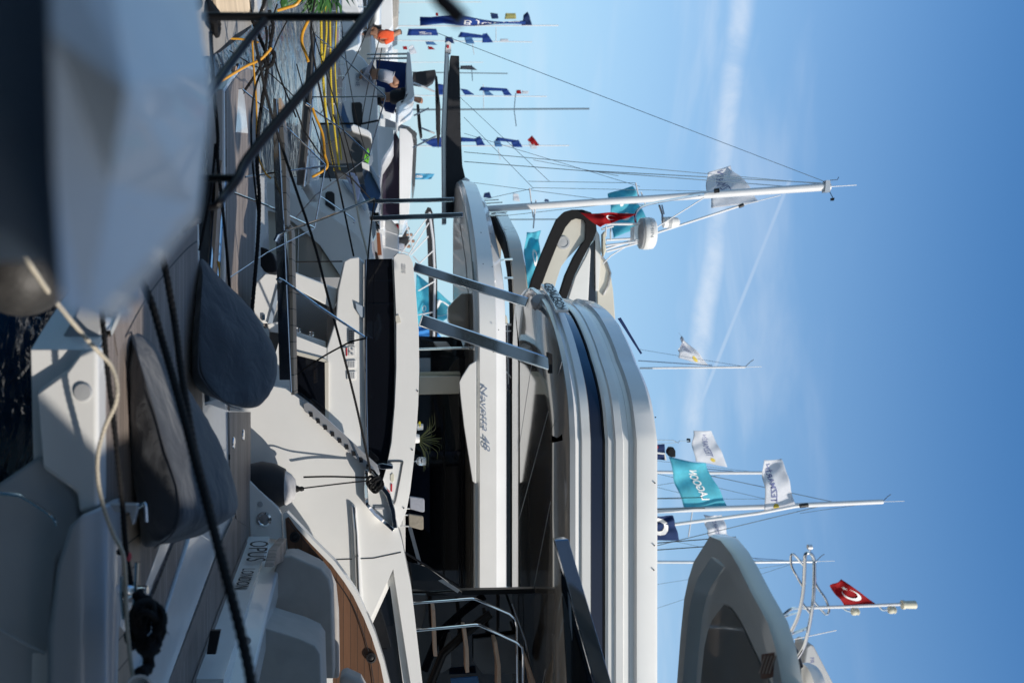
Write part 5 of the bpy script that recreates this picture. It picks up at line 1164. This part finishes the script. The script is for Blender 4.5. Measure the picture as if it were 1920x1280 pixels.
for k, (pth, w_) in enumerate((([(430, 95), (470, 120), (508, 140), (560, 190)], 2), ([(520, 8), (505, 60), (520, 130), (555, 220)], 3), ([(575, 8), (590, 70), (612, 140), (640, 230), (668, 330)], 2), ([(640, 40), (650, 120), (668, 220), (690, 300)], 1.6), ([(700, 30), (660, 120), (600, 215)], 1.6), ([(712, 70), (690, 160), (672, 262)], 1.6), ([(716, 90), (700, 180), (688, 250)], 1.6), ([(480, 8), (500, 60), (490, 120), (452, 180)], 5), ([(556, 120), (575, 190), (598, 260), (620, 340)], 2.2), ([(625, 215), (640, 260), (652, 310), (660, 345)], 2.4))):
    one(obj('thin_line', ropem(pth, 8.6 + .25 * k if k not in (3, 4, 5, 6) else 14 + k, w_), ROPEB), 'slim dark line in the upper left tangle, ' + ('lowest', 'beside the green bag', 'left of the yellow ropes', 'crossing the white bow', 'sloping from the handrail top', 'before the sport boat bow', 'rightmost of three before the sport boat', 'thick one near the dark box', 'over the dark gangway beam', 'before the slate stern')[k], 'rope', 'tangle of thin lines')
# deck gear in front of the far crowd
RB = thing('rigid_inflatable', 'grey rubber tender seen through the rails with an outboard tangle', 'tender', P(720, 470, 24))
obj('tube', ext([(690, 415), (702, 410), (716, 440), (720, 500), (700, 520), (690, 480)], 24, 1), GREYG, RB, bevel=.2)
obj('engine', ext([(694, 478), (706, 470), (712, 490), (700, 500)], 23.8, .5), BLACKR, RB, bevel=.05)
obj('brown_post', ext([(706, 436), (712, 436), (716, 478), (708, 478)], 23.7, .1), BROWNW, RB)
SW = hullboat('sailing_yacht', 'white sailing yacht low behind the chrome posts, black sail cover on its boom', 'boat', [(640, 405), (735, 412), (748, 430), (748, 480), (742, 600), (640, 600)], 27, 3, GELW)
obj('boom', tp([(805, 398), (812, 450), (815, 520), (812, 700)], 26, 5), SPAR, SW)
obj('sail_cover', ext([(797, 397), (802, 388), (808, 390), (812, 400), (816, 450), (820, 520), (820, 640), (806, 640), (804, 520), (802, 450)], 26, .3), BLACKC, SW, bevel=.05)
for a, b in (((745, 485), (800, 410)), ((765, 480), (804, 418)), ((770, 478), (803, 443)), ((785, 495), (812, 470)), ((712, 460), (768, 475)), ((705, 427), (745, 440)), ((760, 410), (775, 470)), ((784, 545), (815, 527)), ((784, 590), (812, 585)), ((775, 480), (790, 497))):
    obj('lazy_line', tp([a, b], 25.8, 2.6), SPAR, SW)
# ---------------------------------------------------------------- masts
def mastpole(label, a, b, D, w_, m_, w1=None, spread=(), stays=(), group='masts beyond the yachts', top=True):
    T = thing('sailboat_mast', label, 'mast', P(a[0], a[1], D), group)
    obj('spar', tp([a, ((a[0] + b[0]) / 2, (a[1] + b[1]) / 2 + (1 if w_ > 5 else 0)), b], D, w_, w1=w1, seg=14), m_, T)
    for s_ in spread: obj('spreader', tp(s_, D, max(1.4, w_ * .22)), m_, T)
    for s_ in stays: obj('stay', tp(s_[:2], [D, D + .8], s_[2]), DCHROME, T)
    if top:
        obj('wind_vane', tp([b, (b[0] + 10, b[1] - 10), (b[0] + 16, b[1] - 14)], D, 1.2), BLACKP, T)
        obj('aerial', tp([b, (b[0] + 26 + w_ * 1.5, b[1] - 1)], D, 1), WHITEM, T)
    return T
M1 = mastpole('tallest leaning white mast with a wrapped forestay, rising past the radar dome', (860, 395), (1556, 350), 20, 12, SPAR, 15, [[(1000, 408), (993, 353)], [(1005, 375), (1000, 428)], [(1210, 383), (1202, 360)], [(1198, 370), (1192, 343)]],
              [((1554, 344), (1100, 320), 1.8), ((1540, 345), (870, 285), 1.4), ((1480, 350), (870, 303), 1.6), ((1550, 342), (820, 62), 1.2), ((1210, 385), (870, 340), 1), ((1000, 353), (880, 380), 1), ((1192, 343), (990, 340), 1), ((1160, 330), (1000, 300), .9), ((1240, 372), (880, 412), 1), ((1400, 360), (1000, 352), 1), ((1200, 350), (870, 250), .9), ((1000, 353), (870, 220), .9), ((1030, 340), (860, 180), .9)], top=False)
obj('masthead', ext([(1549, 338), (1557, 338), (1557, 360), (1547, 360)], 19.9, .15), ALU, M1)
obj('wrapped_sail', tp([(1075, 486), (1230, 437), (1390, 385)], 19.6, 4.5), SPAR, M1)
obj('forestay', tp([(1390, 385), (1464, 366)], 19.6, 1.6), SPAR, M1)
obj('fitting', tp([(1386, 387), (1394, 384)], 19.5, 7), BLACKP, M1)
obj('wind_vane', tp([(1557, 338), (1570, 337), (1573, 332)], 19.9, 1.3), BLACKP, M1)
obj('wind_vane', tp([(1556, 360), (1563, 373)], 19.9, 1.3), BLACKP, M1)
obj('wind_cups', ext([(1559, 371), (1565, 371), (1564, 376), (1559, 376)], 19.9, .05), BLACKP, M1)
obj('aerial', tp([(1558, 350), (1606, 347)], 19.9, 1.4), WHITEM, M1)
obj('steaming_light', tp([(1340, 358), (1348, 357)], 19.8, 9), BLACKP, M1)
# boom with black sail cover on the left
BM = thing('sail_boom', 'long boom under a thick black sail cover left of the tallest mast', 'boom', P(835, 230, 21))
obj('spar', ext([(835, 84), (841, 80), (842, 110), (838, 260), (837, 420), (829, 420), (828, 240), (834, 110)], 21, .2), ALU, BM, bevel=.03)
obj('sail_cover', ext([(845, 104), (861, 105), (863, 180), (864, 250), (867, 310), (874, 340), (878, 400), (838, 400), (837, 260), (841, 160)], 20.9, .4), BLACKC, BM, bevel=.08)
obj('boom_end', ext([(836, 78), (841, 76), (846, 80), (846, 98), (835, 98)], 20.95, .2), WHITEM, BM, bevel=.02)
obj('red_mark', ext([(838, 85), (842, 85), (842, 90), (838, 90)], 20.93, .02), REDM, BM)
for a, b in (((775, 155), (815, 172)), ((776, 217), (804, 203)), ((774, 277), (818, 255)), ((790, 240), (815, 250))):
    obj('gantry_rail', tp([a, b], 22, 3.5), SPAR, BM)
K2 = thing('lowered_bimini', 'dark folded canopy bow hanging below the boom', 'bimini', P(770, 160, 23))
obj('cloth', ext([(774, 135), (816, 130), (818, 140), (812, 152), (800, 160), (774, 155)], 23, .3), BLACKC, K2, bevel=.03)
obj('hoop', ext([(816, 140), (820, 142), (826, 200), (826, 250), (822, 277), (818, 240), (817, 190)], 22.6, .2), BLACKC, K2, bevel=.04)
obj('hoop', ext([(781, 195), (786, 196), (790, 235), (792, 256), (788, 258), (784, 235)], 23, .2), BLACKC, K2, bevel=.04)
MS = [('white mast carrying the long blue banner at the top edge', (735, 49), (1047, 48), 60, 2.2, SPAR, []), ('slim mast with two short blue banners near the top edge', (735, 76), (998, 79), 65, 1.8, SPAR, [[(930, 52), (930, 78)], [(886, 82), (889, 103)]]),
      ('dark grey mast with a grey feather banner', (735, 135), (952, 138), 55, 2.2, DCHROME, [[(884, 122), (886, 152)]]), ('slim mast with blue banners and a tiny red and white flag', (735, 179), (1025, 181), 65, 1.8, SPAR, [[(906, 158), (907, 205)]]),
      ('thick black mast crossing behind the boom', (735, 206), (1105, 204), 45, 3.6, DCHROME, [[(967, 175), (964, 206), (968, 237)]]), ('slim mast with blue banners and a red white flag near its tip', (735, 274), (1067, 273), 60, 2, SPAR, [[(934, 278), (938, 300)]]),
      ('pale mast low at the top edge behind the blurred bar', (735, 5), (903, 4), 70, 1.4, SPAR, []), ('short thin mast between the grey banner and the blurred bar', (735, 117), (906, 117), 80, 1.2, SPAR, []), ('grey mast behind the arch', (870, 412), (1062, 411), 40, 2.6, DCHROME, [[(935, 385), (935, 440)]])]
for lb, a, b, D, w_, m_, sp in MS: mastpole(lb, a, b, D, w_, m_, None, sp, top=False)
mastpole('short white mast standing just beyond the middle yacht roof', (1200, 690), (1397, 688), 26, 3.6, SPAR, 4.5, stays=[((1197, 676), (1335, 685), 1.8), ((1396, 687), (1200, 655), .8)])
M2 = mastpole('tall white mast at lower right with a wrapped forestay and white flag', (1200, 958), (1655, 940), 24, 10, SPAR, 9, [[(1298, 960), (1291, 1006)]], [((1560, 940), (1325, 890), 1.6), ((1500, 950), (1200, 880), 1), ((1540, 948), (1200, 1030), 1.6), ((1650, 940), (1500, 962), .9), ((1300, 930), (1200, 905), .8), ((1440, 935), (1200, 935), .8)])
obj('wrapped_sail', tp([(1200, 991), (1420, 962), (1500, 947)], 23.7, 6.5), SPAR, M2)
obj('fitting', tp([(1500, 948), (1515, 946)], 23.6, 8), BLACKP, M2)
mastpole('white mast behind the teal flag', (1200, 884), (1430, 886), 30, 6, SPAR, 6, stays=[((1318, 878), (1375, 883), 1.4), ((1430, 886), (1200, 860), .8), ((1350, 890), (1200, 915), .8)])
mastpole('pale grey mast beside the pointed roof overhang', (1200, 1053), (1530, 1052), 30, 6, ALU, 6, stays=[((1360, 1042), (1500, 1052), 1.2), ((1520, 1050), (1200, 1100), .7), ((1500, 1052), (1200, 1150), .7), ((1430, 1050), (1200, 1000), .8)])
one(obj('rod', tp([(1225, 1018), (1380, 1006)], 20, 1.8), BLACKP), 'thin black rod angled behind the overhang tip, upper one', 'rod', 'black rods'); one(obj('rod', tp([(1225, 1031), (1380, 1020)], 20, 1.8), BLACKP), 'thin black rod angled behind the overhang tip, lower one', 'rod', 'black rods')
one(obj('rod', tp([(1225, 934), (1318, 932)], 20, 1.6), BLACKP), 'thin black rod in front of the teal flag, ending inside it', 'rod', 'black rods'); one(obj('rod', tp([(1225, 954), (1322, 952)], 20, 1.6), BLACKP), 'thin black rod along the base of the teal flag', 'rod', 'black rods')
OB = thing('outboard_bracket', 'black knob on a chrome frame with a red and navy cloth beyond the roof edge', 'bracket', P(1225, 840, 16))
obj('frame', tp([(1225, 824), (1262, 825), (1272, 830), (1274, 826), (1292, 826)], 16, 2), CHROME, OB)
obj('frame', tp([(1225, 830), (1248, 831), (1270, 829)], 16, 1.6), CHROME, OB)
obj('knob', ext([(1252, 845), (1256, 838), (1263, 838), (1267, 845), (1267, 857), (1258, 857), (1252, 850)], 16, .12), BLACKP, OB, bevel=.02)
obj('knob', ext([(1289, 822), (1295, 822), (1295, 829), (1289, 829)], 16, .06), BLACKP, OB, bevel=.01)
obj('post', tp([(1225, 848), (1246, 850), (1248, 862)], 16, 4), WHITEM, OB)
flag('cloth_flag', 'navy cloth with a red corner bundled under the chrome frame', ((1222, 833), (1246, 832), (1248, 862), (1222, 860)), 16.3, NAVYF, marks=(('blob', REDM, .18, .3, .2, .8),))
# ---------------------------------------------------------------- flags on the right
FG = 'boat show flags'
TZ = 'TEZMAR\u0130N'
flag('teal_flag', 'large teal flag with mirrored white capitals flying left of the tall mast', ((1364, 947), (1283, 955), (1252, 857), (1320, 866)), 24, TURQ, amp=.05, waves=1.5, ph=1.0, marks=(('text', WHITEI, 'LAGOON', .16, .34, .80, .54, False, .02),), group=FG, dz=-.3)
flag('white_flag', 'white flag with mirrored dark capitals and gold crest near the tall mast top', ((1494, 950), (1434, 958), (1431, 862), (1466, 860)), 23.8, WHITEF, amp=.05, waves=1.2, ph=.4, marks=(('text', NAVYI, TZ, .14, .50, .92, .80, False, .015), ('blob', GOLDI, .07, .62, .09, .6)), group=FG, dz=-.3)
flag('white_flag', 'white flag with faint mirrored capitals above the black knob', ((1364, 874), (1304, 866), (1297, 808), (1334, 806)), 34, WHITEF, amp=.05, waves=1.2, ph=2, marks=(('text', NAVYI, TZ, .22, .30, .9, .6, False), ('blob', GOLDI, .12, .42, .08, .7)), group=FG, dz=-.5)
flag('white_flag', 'thin curled white flag with a gold crest beside the short mast', ((1330, 683), (1272, 672), (1276, 636), (1268, 622)), 30, WHITEF, amp=.06, waves=1.6, ph=1, marks=(('text', NAVYI, TZ, .3, .3, .75, .6, False), ('blob', GOLDI, .12, .4, .1, .9)), group=FG, dz=-.4)
flag('white_flag', 'narrow white flag hanging between the tall mast and the roof overhang', ((1377, 1034), (1332, 1014), (1318, 966), (1352, 963)), 30, WHITEF, amp=.05, ph=1.7, marks=(('text', NAVYI, TZ, .3, .35, .9, .6, False),), group=FG, dz=-.4)
flag('navy_flag', 'navy flag with a round white emblem at the middle yacht roof edge', ((1274, 1012), (1215, 1012), (1215, 966), (1262, 966)), 22, NAVYF, amp=.04, ph=.6, marks=(('ring', WHITEI, .55, .62, .36, 1.0),), group=FG, dz=-.3)
flag('white_flag', 'big backlit white flag behind the upper part of the tallest mast', ((1424, 376), (1334, 392), (1322, 326), (1368, 308)), 22, WHITEF, amp=.06, waves=1.3, ph=1.2, marks=(('text', NAVYI, TZ, .25, .35, .95, .65, False),), group=FG, dz=.5)
flag('teal_flag', 'teal flag with a peaked corner behind the tallest mast and red flag', ((1216, 420), (1150, 448), (1140, 364), (1184, 348)), 24, TURQ, amp=.06, waves=1.6, ph=2.2, marks=(('blob', WHITEI, .35, .5, .12, .8), ('blob', WHITEI, .7, .6, .08, .8)), group=FG, dz=.4)
flag('teal_flag', 'teal flag partly hidden behind the left leg of the arch', ((1014, 515), (985, 545), (984, 436), (1012, 432)), 24, TURQ, amp=.06, waves=1.5, ph=.2, marks=(('ring', WHITEI, .45, .35, .14, 1.2),), group=FG, dz=.4)
flag('teal_flag', 'teal and white striped flag low between the two slanting chrome posts', ((854, 572), (852, 590), (772, 640), (778, 512)), 28, TURQ, amp=.06, waves=1.4, ph=.8, marks=(('ring', WHITEI, .72, .5, .06, 1), ('blob', WHITEI, .25, .5, .3, .9)), group=FG, dz=.3)
flag('blue_flag', 'bright blue flag end hanging under the teal striped flag', ((830, 634), (778, 640), (776, 612), (812, 612)), 27, mat('sky_blue_cloth', (.04, .25, .65), .8), amp=.05, group=FG)
flag('feather_banner', 'light blue upright banner with a white squiggle under the boom', ((775, 325), (775, 337), (808, 336), (815, 326)), 40, mat('cyan_banner', (.06, .33, .55), .7), amp=.01, marks=(('text', WHITEI, 'S', .12, .3, .5, .7, False, .03),), group=FG)
DF = 'distant dressing flags'
for q, m_, mk, lb in ((((985, 47), (985, 39), (790, 30), (790, 47)), BLUEF, (('text', WHITEI, 'B JUNO', .05, .25, .6, .75, True),), 'long deep blue banner running along the top mast'),
                     (((998, 48), (978, 48), (982, 28), (990, 22)), NAVYF, (), 'small navy pennant at the top mast tip'), (((968, 36), (946, 36), (948, 25), (967, 25)), YELF, (), 'small pale yellow flag over the blue banner'), (((935, 35), (922, 36), (919, 24), (933, 26)), NAVYF, (), 'small navy flag beside the pale yellow one'),
                     (((822, 67), (763, 67), (766, 54), (818, 54)), BLUEF, (('blob', WHITEI, .5, .5, .12, .3), ('text', WHITEI, 'SAFAK', .08, .2, .4, .6, True)), 'short blue banner with a white star shape beside the orange shirt head'),
                     (((925, 80), (904, 80), (905, 64), (913, 62)), BLUEF, (), 'blue pennant ending the second mast banner'), (((910, 72), (858, 70), (864, 60), (905, 66)), BLUEF, (), 'narrow blue banner on the second mast'), (((890, 82), (874, 82), (870, 69), (884, 69)), LBLUEF, (), 'light blue flag under the second mast banner'),
                     (((955, 79), (938, 78), (938, 73), (952, 73)), WHITEF, (), 'tiny white flag near the second mast tip'), (((895, 132), (862, 130), (864, 123), (884, 123)), GREYF, (), 'grey feather banner beside the dark mast'),
                     (((960, 179), (946, 179), (940, 170), (950, 166)), BLUEF, (), 'blue pennant ending the fourth mast banner'), (((955, 171), (898, 170), (902, 163), (950, 166)), BLUEF, (), 'narrow blue banner on the fourth mast'), (((926, 179), (910, 179), (906, 170), (916, 170)), LBLUEF, (), 'light blue flag under the fourth mast banner'),
                     (((978, 176), (968, 176), (968, 169), (976, 169)), REDF, (), 'tiny red flag near the fourth mast tip'), (((990, 176), (979, 176), (979, 170), (992, 171)), WHITEF, (), 'tiny white flag near the fourth mast tip'),
                     (((890, 178), (872, 178), (862, 166), (876, 168)), BLUEF, (), 'blue pennant just right of the black boom cover'), (((838, 178), (820, 178), (820, 157), (838, 160)), BLUEF, (), 'blue banner left of the boom on the fourth mast'),
                     (((980, 276), (962, 276), (958, 266), (972, 262)), BLUEF, (), 'blue pennant ending the sixth mast banner'), (((975, 268), (928, 264), (932, 257), (970, 263)), BLUEF, (), 'narrow blue banner on the sixth mast'), (((942, 275), (928, 275), (926, 264), (938, 265)), LBLUEF, (), 'light blue flag under the sixth mast banner'),
                     (((910, 273), (894, 273), (890, 260), (900, 255)), BLUEF, (), 'blue pennant on the sixth mast beside the boom cover'), (((895, 266), (864, 266), (864, 257), (892, 260)), BLUEF, (), 'blue strip on the sixth mast beside the boom cover'), (((834, 276), (812, 276), (788, 262), (830, 257)), BLUEF, (), 'blue banner left of the boom on the sixth mast'),
                     (((1012, 273), (1000, 274), (989, 262), (998, 254)), REDF, (), 'red and white flag near the sixth mast tip'), (((1008, 279), (996, 279), (991, 268), (1000, 268)), WHITEF, (), 'white flag folded with the red one on the sixth mast'),
                     (((852, 82), (834, 80), (835, 69), (848, 70)), NAVYF, (), 'navy flag on the boom end'), (((820, 85), (800, 84), (797, 78), (812, 78)), LBLUEF, (), 'light blue flag low left of the boom end'), (((816, 93), (803, 93), (802, 87), (810, 88)), REDF, (), 'small red flag left of the boom end'),
                     (((782, 100), (768, 102), (766, 88), (774, 84)), WHITEF, (), 'white pennant beside the white boat roof'), (((764, 93), (756, 93), (755, 87), (763, 87)), REDF, (), 'small red flag above the boat roof edge'), (((749, 25), (739, 25), (739, 21), (747, 21)), BLUEF, (), 'tiny blue flag low at the top edge'), (((822, 30), (817, 30), (817, 24), (822, 24)), REDF, (), 'tiny red square flag near the blurred bar'),
                     (((922, 372), (906, 370), (908, 362), (918, 360)), NAVYF, (), 'dark flag beside the fly rail'), (((1030, 378), (1020, 378), (1022, 373), (1028, 374)), NAVYF, (), 'dark pennant behind the tallest mast base'), (((975, 378), (962, 376), (962, 362), (972, 364)), WHITEF, (), 'faint white flag behind the tallest mast base')):
    T = flag('signal_flag', lb, q, 58, m_, amp=.03, waves=1.5, ph=random.uniform(0, 6), marks=mk, group=DF, sub=(10, 6))

# ---------------------------------------------------------------- people
def skinmesh(name, nodes, edges, m_, T, sub=2):
    me = bpy.data.meshes.new(name); me.from_pydata([tuple(Vector(p) - wloc(T)) for p, r in nodes], edges, []); me.materials.append(m_)
    o = bpy.data.objects.new(name, me); COL.objects.link(o); o.parent = T
    s_ = o.modifiers.new('skin', 'SKIN'); s_.use_smooth_shade = True
    sv = me.skin_vertices[0].data
    for i, (p, r) in enumerate(nodes): sv[i].radius = (r, r) if not isinstance(r, tuple) else r; sv[i].use_root = (i == 0)
    u = o.modifiers.new('sub', 'SUBSURF'); u.levels = sub; u.render_levels = sub
    return o
def person(label, J, D, shirt, trouser, hair, dd=None, cat='person'):
    "J: joint name -> photograph pixel; D distance"
    dd = dd or {}
    p = {k: P(v[0], v[1], D + dd.get(k, 0)) for k, v in J.items()}
    T = thing('person', label, cat, P(min(v[0] for v in J.values()), J['hip'][1], D))
    order = ['hip', 'chest', 'neck', 'head', 'crown', 'ls', 'le', 'lw', 'lh', 'rs', 're', 'rw', 'rh', 'lk', 'lf', 'lt', 'rk', 'rf', 'rt']
    rad = dict(hip=.11, chest=.12, neck=.055, head=.088, crown=.07, ls=.06, le=.042, lw=.03, lh=.035, rs=.06, re=.042, rw=.03, rh=.035, lk=.06, lf=.045, lt=.035, rk=.06, rf=.045, rt=.035)
    nodes = [(p[k], rad[k]) for k in order]; ix = {k: i for i, k in enumerate(order)}
    E = [('hip', 'chest'), ('chest', 'neck'), ('neck', 'head'), ('head', 'crown'), ('chest', 'ls'), ('ls', 'le'), ('le', 'lw'), ('lw', 'lh'), ('chest', 'rs'), ('rs', 're'), ('re', 'rw'), ('rw', 'rh'), ('hip', 'lk'), ('lk', 'lf'), ('lf', 'lt'), ('hip', 'rk'), ('rk', 'rf'), ('rf', 'rt')]
    skinmesh('body', nodes, [(ix[a], ix[b]) for a, b in E], SKIN, T)
    sh = ['hip', 'chest', 'ls', 'rs', 'lm', 'rm']; p['lm'] = p['ls'].lerp(p['le'], .8); p['rm'] = p['rs'].lerp(p['re'], .8)
    skinmesh('shirt', [(p['hip'], .18), (p['chest'], .19), (p['ls'], .11), (p['rs'], .11), (p['lm'], .075), (p['rm'], .075), (p['chest'].lerp(p['neck'], .5), .11)], [(0, 1), (1, 2), (1, 3), (2, 4), (3, 5), (1, 6)], shirt, T)
    a = p['lk'].lerp(p['lf'], .9); b_ = p['rk'].lerp(p['rf'], .9)
    skinmesh('trousers', [(p['hip'], .19), (p['lk'], .11), (a, .085), (p['rk'], .11), (b_, .085)], [(0, 1), (1, 2), (0, 3), (3, 4)], trouser, T)
    hv = (p['crown'] - p['head']).normalized()
    bk = Vector((0, .045, 0))
    skinmesh('hair', [(p['head'] + bk + hv * .02, .085), (p['crown'] + bk * .4 + hv * .02, .088)], [(0, 1)], hair, T)
    return T
person('person in orange shirt with white stripe, sitting hunched on the far deck', dict(hip=(704, 66), chest=(729, 69), neck=(739, 65), head=(747, 60), crown=(752, 59), ls=(733, 76), le=(716, 80), lw=(706, 72), lh=(700, 68), rs=(733, 63), re=(716, 58), rw=(704, 56), rh=(698, 56), lk=(702, 52), lf=(688, 56), lt=(686, 50), rk=(696, 60), rf=(680, 64), rt=(678, 58)), 26, ORANGE, DARKG if False else BLKC, HAIR)
person('person in pale grey clothes bending forward with bowed head under the white boat roof', dict(hip=(704, 138), chest=(728, 140), neck=(738, 148), head=(742, 154), crown=(744, 160), ls=(730, 150), le=(734, 160), lw=(742, 163), lh=(746, 160), rs=(734, 140), re=(726, 152), rw=(736, 160), rh=(742, 162), lk=(696, 146), lf=(676, 144), lt=(674, 148), rk=(698, 134), rf=(678, 134), rt=(676, 138)), 21.8, GREYC, GREYC, HAIR, dict(rf=.2))
person('bald person in black shirt standing beside the white boat roof', dict(hip=(728, 182), chest=(758, 182), neck=(778, 186), head=(786, 188), crown=(791, 188), ls=(766, 172), le=(746, 168), lw=(734, 176), lh=(730, 180), rs=(768, 194), re=(750, 200), rw=(742, 208), rh=(742, 212), lk=(706, 178), lf=(684, 178), lt=(682, 182), rk=(706, 188), rf=(684, 190), rt=(682, 194)), 23.2, BLKC, BLKC, SKIN)
cr0 = [(742, 428, 'red shirt', REDF), (748, 440, 'dark shirt and sunglasses', BLKC), (752, 452, 'black top, bare arms', BLKC), (744, 462, 'pale shirt', GREYC)]
for i, (px_, py_, lb, m_) in enumerate(cr0):
    q = lambda dx, dy: (px_ + dx, py_ + dy)
    person('small far person with %s in the crowd behind the chrome posts' % lb, dict(hip=q(-8, 0), chest=q(8, 0), neck=q(18, 0), head=q(22, 0), crown=q(25, 0), ls=q(13, -6), le=q(3, -8), lw=q(-5, -7), lh=q(-9, -7), rs=q(13, 6), re=q(3, 8), rw=q(-5, 7), rh=q(-9, 7), lk=q(-22, -3), lf=q(-36, -3), lt=q(-37, -5), rk=q(-22, 3), rf=q(-36, 3), rt=q(-37, 1)), 46, m_, BLKC, HAIR)['group'] = 'far crowd'
